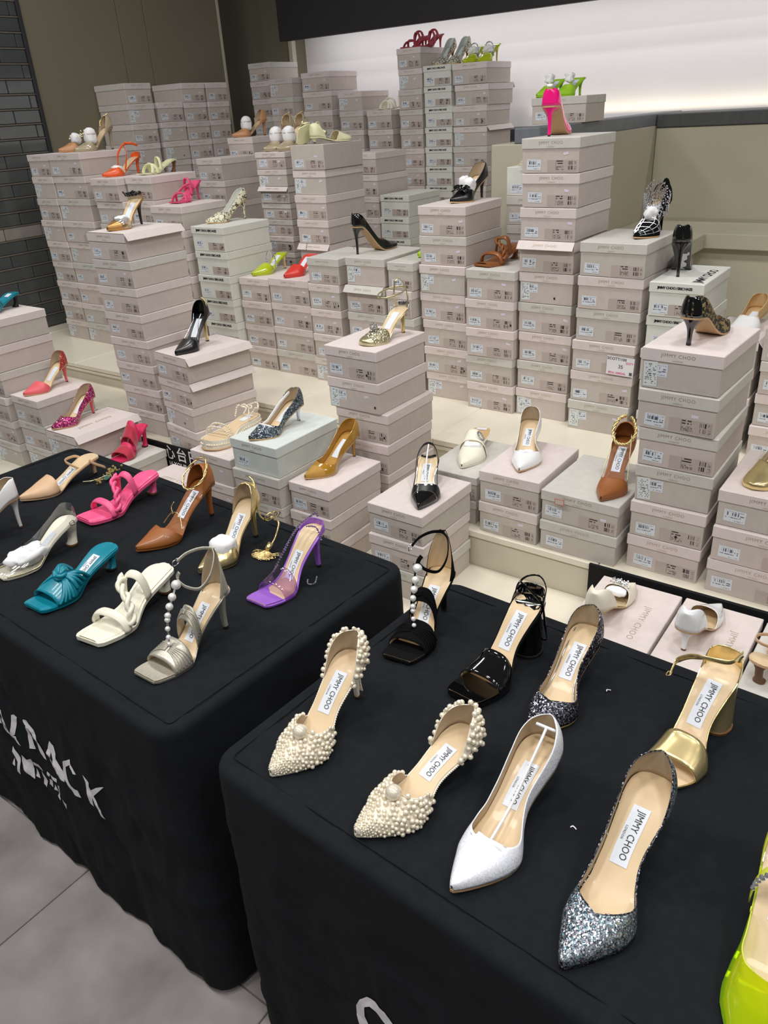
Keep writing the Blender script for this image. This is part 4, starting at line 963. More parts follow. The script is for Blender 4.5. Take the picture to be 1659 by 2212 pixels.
s.tube('patent_black', [(.012, -.024, b+.012), (.004, -.023, b+.030), (-.006, -.010, b+.046), (-.012, .012, b+.050), (-.006, .028, b+.034), (.004, .030, b+.006), (.004, .034, b-.030), (.0, .036, b-.058), (-.010, .030, b-.078), (-.012, .012, b-.084)], .0010, 'ankle_strap', rz=.0022, n=60)
s.tube('patent_black', [(.002, -.022, b+.034), (.02, -.004, b+.046), (.012, .022, b+.022), (.006, .029, b+.006)], .0012, 'ankle_strap', rz=.003, n=30)
def t_strap(key, name, label, mat, lin, H, shade):
    s = Shoe(key, name, label, H, 'square'); s.sole(mat, 'insole_beige', edge=mat, k=1.02)
    s.logo(ta=.24, tb=.50); s.toe_bed(mat, .74)
    # gathered bands: fans of folds
    for (ta, tb, n) in ((.63, .83, 6), (.42, .505, 4)):
        gb = s.band(mat, ta, tb, 1.05, lin=lin, name='gathered_band', zs=.98)
        for i in range(n):
            f = (i+.5)/n
            for sg in (1, -1):
                pts = []
                for j in range(9):
                    ph = (.12+.86*j/8)*PI/2; t = ta+(tb-ta)*f+(.5-f)*(tb-ta)*.75*(j/8); q = s.P_(t, ph if sg > 0 else PI-ph, 1.075); c = s.z0(t); q.z = c+(q.z-c)*.98; pts.append(q)
                v_, f_ = sweep(curve(pts, 20), .0016, n=6); link('fold', mesh('fold', v_, f_), mat, gb, smooth=True)
    # tall heel counter carrying the ankle strap
    b = s.z0(.03); vs = []; fs = []; n = 16; R = 14
    for i in range(R+1):
        f = i/R; z = .090*f; wd = .0275*(1-.35*f)+.002; ha = math.radians(100*(1-f)**.8+22)
        for j in range(n+1):
            a = PI-ha+2*ha*j/n; xx = .004+.006*f; vs.append((xx+(.024-.004*f)*math.cos(a), wd*math.sin(a), b+z+ (1-f)*(s.z0(max(0, (xx+.024*math.cos(a)-s.xb)/(s.L-s.xb)))-b)))
    for i in range(R):
        for j in range(n): a = i*(n+1)+j; fs.append((a, a+1, a+n+2, a+n+1))
    o = link('heel_counter', mesh('heel_counter', vs, fs), [mat, lin], s.root, smooth=True); md = o.modifiers.new('thickness', 'SOLIDIFY'); md.thickness = .0014; md.offset = 1; md.material_offset = 1
    if o.data.polygons[n//2].normal.x > 0: o.data.flip_normals()
    md.offset = -1
    za = b+.086
    s.tube(mat, [(-.010, -.006, za+.002), (.004, .016, za-.004), (.028, .026, za-.030), (.052, .020, za-.048), (.070, .004, za-.040), (.076, -.010, za-.026)], .0012, 'ankle_strap', rz=.0034, n=40)
    s.tube(mat, [(-.010, .006, za+.002), (.006, -.016, za+.004), (.030, -.030, za+.001), (.050, -.036, za-.008)], .0012, 'ankle_strap', rz=.0034, n=24)
    s.tube('silver_metal', [(.046, -.036, za-.003), (.058, -.038, za-.006), (.058, -.038, za-.015), (.046, -.036, za-.012)], .0009, 'buckle', n=20, closed=True)
    s.tube(mat, [(.070, -.016, za-.036), (.074, -.010, za-.020), (.073, -.004, za-.010)], .0012, 'strap_loop', rz=.004, up=(0, 1, 0))
    a = Vector((.078, -.010, za-.030)); e = s.P_(.715, PI/2, 1.08); m = (a+e)/2+Vector((.012, 0, .004))
    c = curve([a, m, e], 16); n = 8; acc = 0; cum = [0]
    for p, q in zip(c, c[1:]): cum.append(cum[-1]+(q-p).length)
    Lt = cum[-1]; u = 0; radii = [.0092, .0076, .0071, .0060, .0054, .0050, .0048, .0044]; tot = sum(2*r for r in radii); gap = max(.001, (Lt-tot)/(n-1)); pos = 0; pts = []
    for r in radii:
        pos += r; i = max(j for j in range(len(cum)) if cum[j] <= pos); p = c[min(i, len(c)-1)]; pearl(s.root, p, r, 'pearl_white', nu=18, nv=12); pts.append(p); pos += r+gap
    s.tube('silver_metal', pts, .0009, 'pearl_string', n=20, seg=5)
    s.tube(mat, [p-Vector((.003, .004, .004)) for p in pts], .0009, 't_strap', rz=.0028, up=(0, 1, 0), n=20)
    s.heel('slim', mat)
    return s
t_strap('blkpearl', 'pearl_strap_sandal', 'black suede T-strap sandal with graduated pearls', 'suede_black', 'insole_beige', .085, 0)
s = Shoe('limepvc', 'lime_pvc_pump', 'lime clear plastic pump with crystal strap at the bottom right corner', .085, wide=1.1); s.sole('lime_patent', 'insole_beige', edge='lime_patent')
s.upper('pvc_lime', [(.40, .03), (.44, .45), (.55, .62), (.64, .85), (.69, 1), (1, 1)], lin='pvc_lime', t0=.38, name='vamp', n=30, trim='lime_strap', th=0); s.counter('lime_strap', .24); s.logo(ta=.2, tb=.40)
s.band('lime_strap', .345, .37, 1.16, lin='insole_beige'); s.heel('stiletto', 'lime_patent')
c = [s.P_(.38, PI*j/16, 1.19) for j in range(2, 15)]; s.beads('crystal', c, .0036, n=120, gap=1.9)

# ------------------------------------------------------------------ left-hand table
s = pump('whiteL', 'white_pump', 'white leather stiletto pump at the left edge of left table', .085, 'white_leather', tip='heel_brown')
s = Shoe('beige', 'beige_mule', 'nude satin mule with a jewelled ankle strap lying behind', .050); s.sole('nude_satin', 'insole_beige', edge='nude_satin')
s.vamp('nude_satin', .62, shape='flat'); s.logo(ta=.30, tb=.56); s.heel('kitten', 'nude_satin')
zz = s.z0(.2)
s.tube('nude_satin', [(.012, .024, zz+.004), (.020, .030, .055), (.004, .034, .040), (-.020, .030, .022), (-.03, .02, .012)], .0012, 'ankle_strap', rz=.004, n=30)
s.tube('nude_satin', [(.045, .020, zz-.012), (.070, -.010, zz+.016), (.03, -.030, zz+.012), (.012, -.024, zz)], .0012, 'ankle_strap', rz=.004, n=30)
s.tube('gold_pale', [(.055, .030, .004), (.03, .050, .004), (-.02, .055, .006), (-.035, .045, .010)], .0018, 'ankle_strap', n=20)
rn = random.Random(2); bag = Bag()
for c0 in ((-.035, .058, .016), (-.012, .070, .010), (.030, .078, .008)):
    for i in range(16): bag.add(sphere_data(Vector(c0)+Vector((rn.gauss(0, .007), rn.gauss(0, .006), rn.gauss(0, .004)+.002)), rn.uniform(.0022, .0042), 6, 4))
bag.build('gold_flowers', 'gold_metal', s.root, smooth=False)
gem = boxmesh('gem', -.014, .014, -.008, .008, 0, .008, .0035); pm('gem_green', '4d7468', .05, coat=1, var=.2, nscale=200); link('gem', gem, 'gem_green', s.root, loc=(.004, .076, .004), rot=(0, 0, .5))
def braid_mule(key, name, label, mat, H=.048, bed=None):
    s = Shoe(key, name, label, H, 'square', wide=1.06, thick=.0085); bed = bed or mat; s.sole(mat, bed, edge=mat, k=1.03, kin=.80, pad=.0032)
    s.band(mat, .71, .785, 1.10, bulge=.003, tk=.005, name='toe_strap', zs=.95)
    s.band(mat, .37, .435, 1.10, bulge=.0025, tk=.004, name='instep_strap', skew=.05, zs=.92)
    s.rope(mat, [s.P_(.70, .25, 1.16), s.P_(.66, .75, 1.18), s.P_(.60, 1.2, 1.18), s.P_(.53, 1.7, 1.17), s.P_(.42, 2.25, 1.12)], .0070, 2.6, 2)
    s.heel('flare', mat, 'heel_brown'); return s
braid_mule('hot', 'twist_strap_mule', 'hot pink padded mule with a twisted strap', 'pink_mule')
s = Shoe('clear', 'clear_slingback', 'cream slingback with clear plastic sides and paper stuffing', .062, 'square'); s.sole('cream_leather', 'cream_leather', edge='cream_leather')
s.upper('pvc_clear', [(0, .8), (.06, .72), (.12, .5), (.2, .36), (.34, .42), (.46, .56), (.58, .78), (.66, 1), (.9, 1), (1, 1)], t0=.0, lin='pvc_clear', name='clear_upper', th=0); s.logo(False, ta=.28, tb=.56); s.heel('cone', 'cream_leather', 'heel_brown')
s.tube('gold_pale', [s.bed(t, y, .003) for t, y in ((.5, .026), (.62, .036), (.72, .0375), (.85, .036), (.97, .03))], .0018, 'gold_rand', n=24)
s.tube('gold_pale', [s.bed(t, -y, .003) for t, y in ((.5, .026), (.62, .036), (.72, .0375), (.85, .036), (.97, .03))], .0018, 'gold_rand', n=24)
s.paper(s.P_(.66, PI/2)-Vector((0, 0, .016)), (.046, .030, .017), seed=8, amp=.35)
s.tube('silver_metal', [(-.002, .028, .072), (.008, .029, .072), (.008, .029, .064), (-.002, .028, .064)], .001, 'buckle', n=16, closed=True)
s = Shoe('teal', 'knot_mule', 'teal leather mule with a knotted front on left table', .048, 'square', wide=1.04, thick=.007); s.sole('teal_leather', 'teal_leather', edge='teal_leather', k=1.03); s.logo(ta=.22, tb=.46); s.heel('flare', 'teal_leather')
def knot(s, mat):
    s.band(mat, .62, .86, 1.06, name='wrapped_front', zs=1.0)
    for sg in (1, -1):
        for i in range(4):
            f = i/3; pts = []
            for j in range(8):
                g = j/7; t = (.44+.18*f)*(1-g)+.65*g; ph = (.10+.25*f)*(1-g)+(PI/2-.1)*g; q = s.P_(t, ph if sg > 0 else PI-ph, 1.10+.05*math.sin(PI*g)); pts.append(q)
            s.tube(mat, pts, .0060-.001*f, 'draped_fold', rz=.0040, n=24, up=(0, 0, 1))
            pts = []
            for j in range(6):
                g = j/5; t = .66+(.04+.14*f)*(1-g); ph = .12*(1-g)+(PI/2-.08)*g; q = s.P_(t, ph if sg > 0 else PI-ph, 1.09); pts.append(q)
            s.tube(mat, pts, .0042, 'draped_fold', rz=.003, n=18)
    c = s.P_(.645, PI/2, 1.1); s.rope(mat, [c+Vector((-.010, -.016, -.004)), c+Vector((-.008, 0, .006)), c+Vector((.006, .012, .004)), c+Vector((.012, .0, -.002)), c+Vector((.002, -.014, -.002))], .0062, 1.5, 3, 'knot')
    # body of the wrap under the folds
    s.upper(mat, [(.42, .03), (.47, .30), (.53, .52), (.58, .80), (.62, 1), (.72, 1)], t0=.41, t1=.72, lin=mat, name='wrap', n=24, k=1.05)
knot(s, 'teal_leather')
braid_mule('cream', 'twist_strap_mule', 'cream padded mule with a twisted strap', 'cream_leather')
t_strap('silvT', 'pearl_strap_sandal', 'champagne metallic T-strap sandal with graduated pearls', 'silver_suede', 'lining_taupe', .088, 0)
def chain_strap(s, mat, pts, r=.0032, turns=6, name='twisted_chain', strands=2): return s.rope(mat, pts, r, turns, strands, name, n=90)
s = dorsay('brown', 'brown_strap_pump', 'tan brown leather pump with a gold twisted ankle chain', .088, 'leather_brown', 'slim', ta=.585, te=.24, shape='v', hi=1.35, bed='leather_cognac', lin='leather_cognac', edge='leather_brown')
b = s.z0(.02)+.062
chain_strap(s, 'gold_metal', [(-.012, -.004, b+.004), (.0, -.024, b-.008), (.03, -.034, b-.034), (.055, -.012, b-.052), (.055, .016, b-.052), (.03, .030, b-.036), (.004, .022, b-.014), (-.006, .010, b+.002)], .0024, 5)
s.beads('gold_metal', [(-.012, .004, b+.003), (-.004, .016, b-.012), (.004, .022, b-.030), (.010, .022, b-.044)], .0024, 'clasp_chain', gap=1.6)
s.tube('gold_metal', [s.P_(.57, .25, 1.02), s.P_(.50, .9, .7), s.P_(.50, PI-.9, .7), s.P_(.57, PI-.25, 1.02)], .0013, 'cord', n=24)
s.tube('gold_metal', [(.085, -.036, .032), (.080, -.044, .048), (.072, -.040, .060)], .0013, 'cord', n=12)
s = Shoe('gold', 'gold_tassel_pump', 'gold metallic pump with wrap cords, tassel and paper stuffing', .088); s.sole('gold_leather', 'insole_beige', edge='gold_leather'); s.vamp('gold_leather', .585, shape='u'); s.counter('gold_leather', .26, hi=1.3); s.logo(ta=.24, tb=.46); s.heel('slim', 'gold_leather')
s.paper(s.P_(.64, PI/2)-Vector((0, 0, .010)), (.028, .028, .021), seed=2, amp=.12)
b = s.z0(.02)+.062
s.tube('gold_metal', [(-.014, 0, b), (-.010, .014, b-.012), (.004, .026, b-.045), (.010, .036, b-.085), (.0, .05, b-.10)], .0026, 'wrap_cord', n=30)
for k, (r1, dx) in enumerate(((.020, 0), (.026, .004), (.023, -.006))):
    s.tube('gold_metal', [(dx-.008+r1*.8*math.cos(a*PI/6), .052+.4*r1*math.sin(a*PI/6)+.004*k, b-.088+.6*r1*math.sin(a*PI/6+.5)) for a in range(12)], .0013, 'wrap_cord', n=48, closed=True)
s.tube('gold_metal', [(-.01, .060, b-.10), (.0, .080, .055), (.022, .082, .028), (.040, .078, .012)], .0022, 'wrap_cord', n=24)
bag = Bag(); rn = random.Random(9)
bag.add(sweep([(.036, .078, .018), (.052, .078, .010)], .007, n=8))
for i in range(90):
    p = Vector((.050, .078, .010)); pts = [p]
    a = rn.uniform(-1.1, 1.1)
    for j in range(4): p = p+Vector((math.cos(a)*.010, math.sin(a)*.010, (-.0035 if j < 2 else 0)+rn.uniform(-.0005, .0012))); p.z = max(.001, p.z); pts.append(p); a += rn.uniform(-.9, .9)
    bag.add(sweep(pts, .0008, n=4))
bag.build('tassel', 'gold_metal', s.root)
s = Shoe('purple', 'purple_sandal', 'purple satin clear-strap sandal with a crystal chain', .092, 'square'); s.sole('purple_satin', 'insole_beige', edge='purple_satin', k=1.04, kin=.84)
v = [s.bed(t, y, .0019) for t, y in ((.70, -.034), (.78, -.033), (.88, -.032), (.985, -.026), (.985, .026), (.88, .032), (.80, .034), (.79, .014), (.78, -.010))]; link('toe_bed', mesh('toe_bed', v, [tuple(range(len(v)))]), 'purple_satin', s.root)
s.band('pvc_purple', .60, .80, 1.06, lin='pvc_purple', name='clear_band'); s.counter('purple_satin', .17, 'purple_satin', .35); s.logo(ta=.32, tb=.54); s.heel('slim', 'purple_satin')
s.beads('crystal_violet', [s.P_(.60, PI-.35, 1.1), (.075, -.020, s.z0(.35)+.018), (.035, -.012, s.z0(.2)+.026), (-.008, .002, s.z0(.02)+.034), (-.014, .006, s.z0(.02)+.024)], .0027, n=120, gap=1.7)
s.beads('crystal_violet', [(.022, .004, s.z0(.2)+.028), (.012, .022, s.z0(.12)+.016), (.012, .034, s.z0(.12)-.012)], .0022, n=60, gap=1.7)
s.beads('crystal', [(.045, .040, .010), (.060, .046, .004), (.068, .034, .003), (.060, .028, .010)], .0020, n=60, gap=1.7)

# ------------------------------------------------------------------ shoes on the boxes, front rows
s = Shoe('tealbox', 'knot_mule', 'teal mule on the stack at the left edge', .048, 'square'); s.sole('teal_leather', 'teal_leather', edge='teal_leather'); s.logo(False, ta=.14, tb=.24); s.heel('flare', 'heel_rubber'); knot(s, 'teal_leather')
s = dorsay('coral', 'coral_pump', 'coral pump with a glitter heel counter', .072, 'coral_leather', cm='glitter_coral', hm='coral_leather', text=False, hi=1.12)
s = pump('mag', 'magenta_glitter_pump', 'magenta glitter stiletto pump below the coral pump', .064, 'glitter_pink', hm='coral_leather', top=LOWV, text=False)
s = Shoe('red', 'red_velvet_mule', 'red pleated mule behind the left table', .080, 'square'); s.sole('magenta_mule', 'magenta_mule', edge='magenta_mule'); s.heel('flare', 'magenta_mule')
for a, b2, k, m in ((.34, .48, 1.22, 'magenta_mule'), (.40, .56, 1.26, 'crimson_velvet'), (.68, .84, 1.12, 'crimson_velvet'), (.60, .70, 1.08, 'magenta_mule')): s.band(m, a, b2, k, lin='crimson_velvet', name='pleated_strap')
link('price_tag', quad('price_tag', .012, .009), 'print_white', s.root, loc=(.075, -.034, .060))
s = Shoe('espa', 'pearl_espadrille', 'cream platform espadrille sandal trimmed with pearls', .012, 'round', thick=.032, wide=1.05); s.sole('cream_leather', 'insole_beige', edge='cream_leather', k=1.03); s.logo(False, ta=.1, tb=.3)
s.tube('sole_tan', [s.bed(t, y*s.hw_(t)*1.04, -.0295) for y in (1, -1) for t in ([.01, .05, .15, .3, .5, .7, .85, .95, 1] if y > 0 else [.99, .95, .85, .7, .5, .3, .15, .05, .012])], .0026, 'jute_welt', n=72, closed=True)
for y in (1, -1): s.beads('pearl', [s.bed(t, y*s.hw_(t)*1.05, -.014) for t in (.02, .08, .2, .35, .5, .65, .8, .9, .97, .995)], .0034, 'pearl_trim', n=160, gap=2.2, nu=8, nv=6)
for t in (.72, .78): s.beads('pearl', [s.P_(t, PI*j/10, 1.1) for j in range(11)], .0034, 'pearl_strap', n=90, gap=1.9, nu=8, nv=6)
s.beads('pearl', [s.P_(.28, .1, 1.0), s.P_(.18, .5, 1.2), (0, .03, .07), (-.03, 0, .078), (0, -.03, .07), s.P_(.18, PI-.5, 1.2), s.P_(.28, PI-.1, 1.0)], .0032, 'pearl_ankle_strap', n=140, gap=1.9, nu=8, nv=6)
for sg in (1, -1): s.tube('ivory_satin', [(.012, 0, .074), (.014, sg*.014, .085), (.020, sg*.022, .078), (.016, sg*.006, .073), (.026, sg*.012, .056)], .0022, 'bow_loop', n=30)
s = pump('silv', 'silver_glitter_pump', 'blue silver glitter pump on the pale mint box', .052, 'glitter_blue', 'stiletto', 'silver_metal', top=LOWV, text=False)
v, f = sweep([s.P_(.70, .45, .92), s.P_(.74, 1.1, .97), s.P_(.76, PI/2, .98), s.P_(.74, PI-1.1, .97), s.P_(.70, PI-.45, .92), s.P_(.55, PI-.42, .90), s.P_(.3, PI-.5, .9), s.P_(.1, PI-.75, .88)], .0012, .006, n=6); link('tissue_lining', mesh('tissue_lining', v, f), 'paper_white', s.root, smooth=True)
s = pump('must', 'mustard_pump', 'mustard patent pump with a suede toe cap', .068, 'mustard_patent', lin='mustard_suede', bed='mustard_suede', top=LOWV, text=False)
s.upper('mustard_suede', [(.80, 1), (1, 1)], t0=.80, k=1.012, name='toe_cap', n=14)
s = Shoe('jew', 'jewelled_sandal', 'gold glitter mesh sandal with a crystal ball on the tall front stack', .070, 'round'); s.sole('gold_pale', 'insole_beige', edge='gold_pale'); s.vamp('glitter_champagne', .60, shape='u', t1=.93); s.upper('gold_pale', [(.90, 1), (1, 1)], t0=.90, k=1.01, name='toe_cap', n=10); s.counter('silver_metal', .13, 'silver_metal', .4); s.logo(False); s.heel('slim', 'gold_metal', 'heel_brown')
bag = Bag(); rn = random.Random(4); c0 = s.P_(.74, PI/2)+Vector((0, -.006, .010))
for i in range(60):
    u, v_ = rn.uniform(-1, 1), rn.uniform(0, 2*PI); q = math.sqrt(1-u*u); bag.add(sphere_data(c0+Vector((q*math.cos(v_), q*math.sin(v_), u))*.011, .0028, 5, 4))
bag.build('crystal_ball', 'crystal', s.root, smooth=False)
b = s.z0(.05); s.tube('gold_pale', s.ring((.035, -.004, b+.055), .052, .034, -8, 0, 350), .0012, 'ankle_strap', rz=.0028, n=60)
s.tube('gold_pale', [(-.008, .016, b+.004), (-.012, .018, b+.030), (-.016, .008, b+.060), (-.006, -.004, b+.085), (.008, -.010, b+.082), (.010, -.016, b+.05), (.002, -.020, b+.02), (-.002, -.02, b+.004)], .0012, 'strap_loop', rz=.003, up=(0, 1, 0), n=50)
s = Shoe('sling', 'black_slingback', 'black patent-toe slingback with a white stick in it', .050); s.sole('patent_black', 'insole_beige', edge='patent_black'); s.vamp('leather_black', .56, shape='v'); s.upper('patent_black', [(.78, 1), (1, 1)], t0=.78, k=1.012, name='toe_cap', n=14); s.logo(); s.heel('kitten', 'patent_black')
b = s.z0(.02)
s.tube('leather_black', [s.P_(.56, .15, 1.0), (.085, .030, .035), (.03, .028, b+.018), (-.016, .012, b+.034), (-.018, -.012, b+.034), (.03, -.028, b+.018), (.085, -.030, .035), s.P_(.56, PI-.15, 1.0)], .0012, 'slingback_strap', rz=.004, n=60)
s.tube('patent_black', [s.bed(.06, -.02, .004), s.bed(.1, 0, .006), s.bed(.06, .02, .004)], .004, 'heel_pad', n=10)
s.tube('plastic_white', [s.bed(.68, 0, .012), s.bed(.3, .0, .020), (-.014, 0, b+.036)], .0022, 'shoe_stick'); s.paper(s.P_(.68, PI/2)-Vector((.004, 0, .010)), (.012, .022, .008), seed=6, amp=.4)
s = Shoe('buckle', 'white_mule', 'white pointed mule with a round crystal buckle', .030); s.sole('cream_leather', 'insole_tan', edge='cream_leather'); s.vamp('cream_leather', .60, shape='flat'); s.band('cream_leather', .46, .62, 1.14, lin='cream_leather', name='instep_strap'); s.logo(False, ta=.03, tb=.10, w=.016); s.heel('kitten', 'cream_leather')
s.paper(s.P_(.64, PI/2)-Vector((0, 0, .012)), (.016, .026, .016), seed=3)
c0 = s.P_(.54, 1.05, 1.20); s.beads('crystal', [c0+Vector((.013*math.cos(a*PI/6), -.008*math.sin(a*PI/6), .012*math.sin(a*PI/6))) for a in range(12)], .0030, 'crystal_buckle', n=60, gap=1.7, close=True)
s = pump('whitep', 'white_pump', 'white pointed kitten pump between the mule and brown pump', .055, 'white_patent', 'kitten', top=LOWV)
s.paper(s.P_(.72, PI/2)-Vector((.004, 0, .008)), (.008, .022, .007), seed=5, amp=.4)
s = dorsay('brownR', 'brown_strap_pump', 'tan brown strap pump leaning by the tall right stack', .088, 'leather_brown', 'slim', ta=.57, te=.24, shape='v', hi=1.35, bed='leather_cognac', lin='leather_cognac', edge='leather_brown')
b = s.z0(.02)+.060
chain_strap(s, 'gold_metal', [(-.012, -.004, b+.006), (.0, -.022, b-.004), (.02, -.030, b-.030), (.042, -.014, b-.052), (.042, .014, b-.052), (.02, .028, b-.032), (.0, .020, b-.010), (-.008, .008, b+.004)], .0034, 6, strands=3)
s.tube('gold_pale', [s.P_(.60, .3, 1.0), (.05, .024, b-.046), (.03, .020, b-.03)], .0012, 'cord', n=16); s.tube('gold_pale', [s.P_(.60, PI-.3, 1.0), (.05, -.024, b-.046), (.03, -.020, b-.03)], .0012, 'cord', n=16)
s = Shoe('goldflat', 'gold_flat', 'gold flat shoe on the box at the right edge', .012, 'round'); s.sole('gold_leather', 'insole_beige', edge='gold_leather'); s.upper('gold_leather', [(0, .9), (.1, .75), (.3, .5), (.5, .5), (.62, .8), (.68, 1), (1, 1)]); s.logo(False); s.heel('kitten', 'gold_leather')
s = pump('lace', 'black_lace_pump', 'black lace kitten pump on the tall right stack', .060, 'lace_black', 'kitten', 'patent_black', text=False, tip='heel_rubber')
s.upper('patent_black', [(0, 1), (.03, .95), (.05, .9)], t0=0, t1=.05, k=1.015, name='heel_tab', n=8)
s = dorsay('ivory', 'ivory_pump', 'ivory satin pump with a crystal brooch, seen from behind', .046, 'ivory_satin', 'kitten', text=False, logo=False, te=.34, hi=1.05)
rn = random.Random(6); bag = Bag(); c0 = s.P_(.72, PI/2)+Vector((0, 0, .006))
for i in range(34): bag.add(sphere_data(c0+Vector((rn.gauss(0, .006), rn.gauss(0, .012), rn.gauss(0, .002))), rn.uniform(.002, .0036), 6, 4))
bag.build('crystal_brooch', 'crystal', s.root, smooth=False); s.paper(s.P_(.66, PI/2)-Vector((.006, 0, .014)), (.016, .024, .008), seed=9)
s = dorsay('whiteR2', 'white_pump', 'white kitten pump with a bow on the flat box, seen from behind', .054, 'white_patent', 'kitten', text=False, tip='heel_brown', te=.34, hi=1.05, logo=False)
s = Shoe('nude3', 'nude_slingback', 'nude slingback cut off by the right edge', .050, 'square'); s.sole('nude_satin', 'insole_beige', edge='nude_satin'); s.vamp('nude_satin', .6); s.heel('flare', 'heel_brown', 'heel_brown')
s.tube('nude_satin', s.ring((.03, 0, .085), .05, .03, -20, 30, 330), .0014, 'ankle_strap', rz=.004, n=50)
s = Shoe('whiteflat', 'white_toe_flat', 'tan lined pump with white toe at the right edge', .030, 'round'); s.sole('sole_tan', 'insole_tan'); s.upper('insole_tan', PUMP, t1=.72, lin='insole_tan'); s.upper('white_leather', [(.6, .6), (.63, .85), (.67, 1), (1, 1)], t0=.60, k=1.015, name='toe_cap', n=16); s.logo(False); s.heel('kitten', 'insole_tan')

# ------------------------------------------------------------------ shoes on the boxes, back rows
s = pump('graf', 'black_graffiti_pump', 'black patent stiletto with white painted lettering, seen from behind', .098, 'patent_black', text=False, sole='patent_black')
g = text_mesh('JIMMY', .034, .0012, .8)
link('lettering', mapped(g, lambda a, b: s.bed(.50+a/.215, b-.002, -.0052)), 'print_white', s.root)
s = Shoe('web', 'crystal_net_boot', 'black pump wrapped in a crystal net cuff', .085); s.sole('sole_tan', 'insole_beige'); s.upper('suede_black', [(0, 1.0), (.1, .95), (.3, .8), (.5, .75), (.6, .9), (.66, 1), (1, 1)]); s.heel('stiletto', 'suede_black')
for t in (.30, .40, .50, .60, .70, .80, .90): s.beads('crystal', [s.P_(t, PI*j/12, 1.03) for j in range(1, 12)], .0009, 'crystal_net', n=60, gap=1.6)
for ph in (.35, .8, 1.25, 1.9, 2.35, 2.8): s.beads('crystal', [s.P_(.28+.68*j/10, ph, 1.03) for j in range(11)], .0009, 'crystal_net', n=80, gap=1.6)
rn = random.Random(8); bag = Bag(); b = s.z0(.15)
for i in range(620):
    a = rn.uniform(0, 2*PI); hgt = rn.random(); top = .060+.030*math.sin(2*a+.6); bag.add(sphere_data(Vector((.056+(.044+.006*hgt)*math.cos(a), (.032+.006*hgt)*math.sin(a), b-.034+hgt*(top*.72+.040))), .0021, 5, 4))
o = bag.build('crystal_cuff', 'crystal', s.root, smooth=False); s.paper((.085, 0, .062), (.026, .018, .022), seed=7, amp=.5)
s.tube('suede_black', [(-.018, -.012, b+.03), (-.016, 0, b+.062), (-.018, .012, b+.03)], .006, 'pull_tab', n=16)
s = pump('pink', 'hot_pink_pump', 'neon pink patent stiletto pump on the tallest middle stack', .080, 'hotpink_patent', text=False, lin='hotpink_patent', sole='sole_tan')
s.paper((-.016, 0, s.z0(0)+.054), (.008, .008, .005), seed=2)
s = pump('bow', 'black_bow_pump', 'black pump with a folded patent bow and paper stuffing', .068, 'leather_black', tip='heel_brown', text=False, hm='leather_black')
c0 = s.P_(.74, PI/2)
for sg in (1, -1):
    s.tube('patent_black', [c0+Vector((.0, sg*.002, .008)), c0+Vector((-.004, sg*.016, .014)), c0+Vector((.002, sg*.030, .010))], .0085, 'bow_lobe', rz=.0070, n=14)
    s.tube('patent_black', [c0+Vector((.006, sg*.002, .006)), c0+Vector((.014, sg*.016, .006)), c0+Vector((.016, sg*.028, .0))], .0075, 'bow_tail', rz=.003, n=10)
s.tube('patent_black', [c0+Vector((-.010, 0, .010)), c0+Vector((0, 0, .018)), c0+Vector((.012, 0, .008))], .006, 'bow_knot', rz=.004, n=10)
s.paper(s.P_(.60, PI/2)+Vector((-.012, .010, .002)), (.020, .017, .024), seed=1); s.paper(s.P_(.58, PI/2)+Vector((-.010, -.014, .006)), (.018, .016, .022), seed=5)
braid_mule('brsan', 'braided_sandal', 'brown sandal with a braided strap between box towers', 'leather_cognac', .040)
s = pump('crys', 'black_crystal_pump', 'black satin stiletto with crystals down the back', .098, 'leather_black', text=False, hm='patent_black')
s.upper('patent_black', [(0, 1), (.1, .82), (.2, .64)], t0=0, t1=.2, k=1.012, name='patent_counter', n=14)
s.beads('crystal', [(-.022, 0, s.z0(0)+.056), (-.026, 0, s.z0(0)+.03), (-.027, 0, s.z0(0)-.01), (-.022, .002, .055), (-.02, .003, .02)], .0024, n=90, gap=1.8)
def lime_mule(key, label, H=.064, mat='lime_patent', cry=True, text=False):
    s = Shoe(key, 'crystal_strap_mule', label, H); s.sole(mat, mat, edge=mat); s.vamp(mat, .52, mat, 'v'); s.logo(False); s.heel('stiletto', 'gold_metal' if cry else mat)
    if cry: s.beads('crystal', [s.P_(.44, PI*j/12, 1.16) for j in range(13)], .0040, 'crystal_strap', n=90, gap=1.7)
    return s
lime_mule('lime', 'lime patent mule with a crystal strap')
s = lime_mule('red2', 'red satin mule half hidden beside a tower', .060, 'red_leather', False)
s.beads('crystal', [(.03, 0, .09), (.02, .0, .11), (.0, 0, .12)], .003, n=30)
s = pump('snake', 'snake_print_pump', 'cream stiletto pump with a black letter print', .076, 'snake_print', lin='box_white', bed='box_white', text=False, logo=False, hm='snake_print')
def wrap_sandal(key, name, label, mat, H, straps, heel='stiletto', toe='square', hm=None, loops=None, group=None):
    s = Shoe(key, name, label, H, toe, group=group); s.sole(mat, mat, edge=mat)
    for (t0, p0, t1, p1, k, r) in straps:
        pts = []
        for j in range(13):
            g = j/12; pts.append(s.P_(t0+(t1-t0)*g, p0+(p1-p0)*g, k))
        s.tube(mat, pts, r*.5, 'strap', rz=r, up=(1, 0, .2), n=30)
    s.heel(heel, hm or mat, 'heel_brown'); return s
wrap_sandal('pinks', 'pink_sandal', 'pink strappy sandal on a box behind the gold pump', 'pink_sandal', .075, [(.70, 0, .80, PI, 1.12, .007), (.82, 0, .66, PI, 1.15, .007), (.44, 0, .36, PI, 1.02, .009), (.36, .2, .62, 2.2, 1.06, .008)])
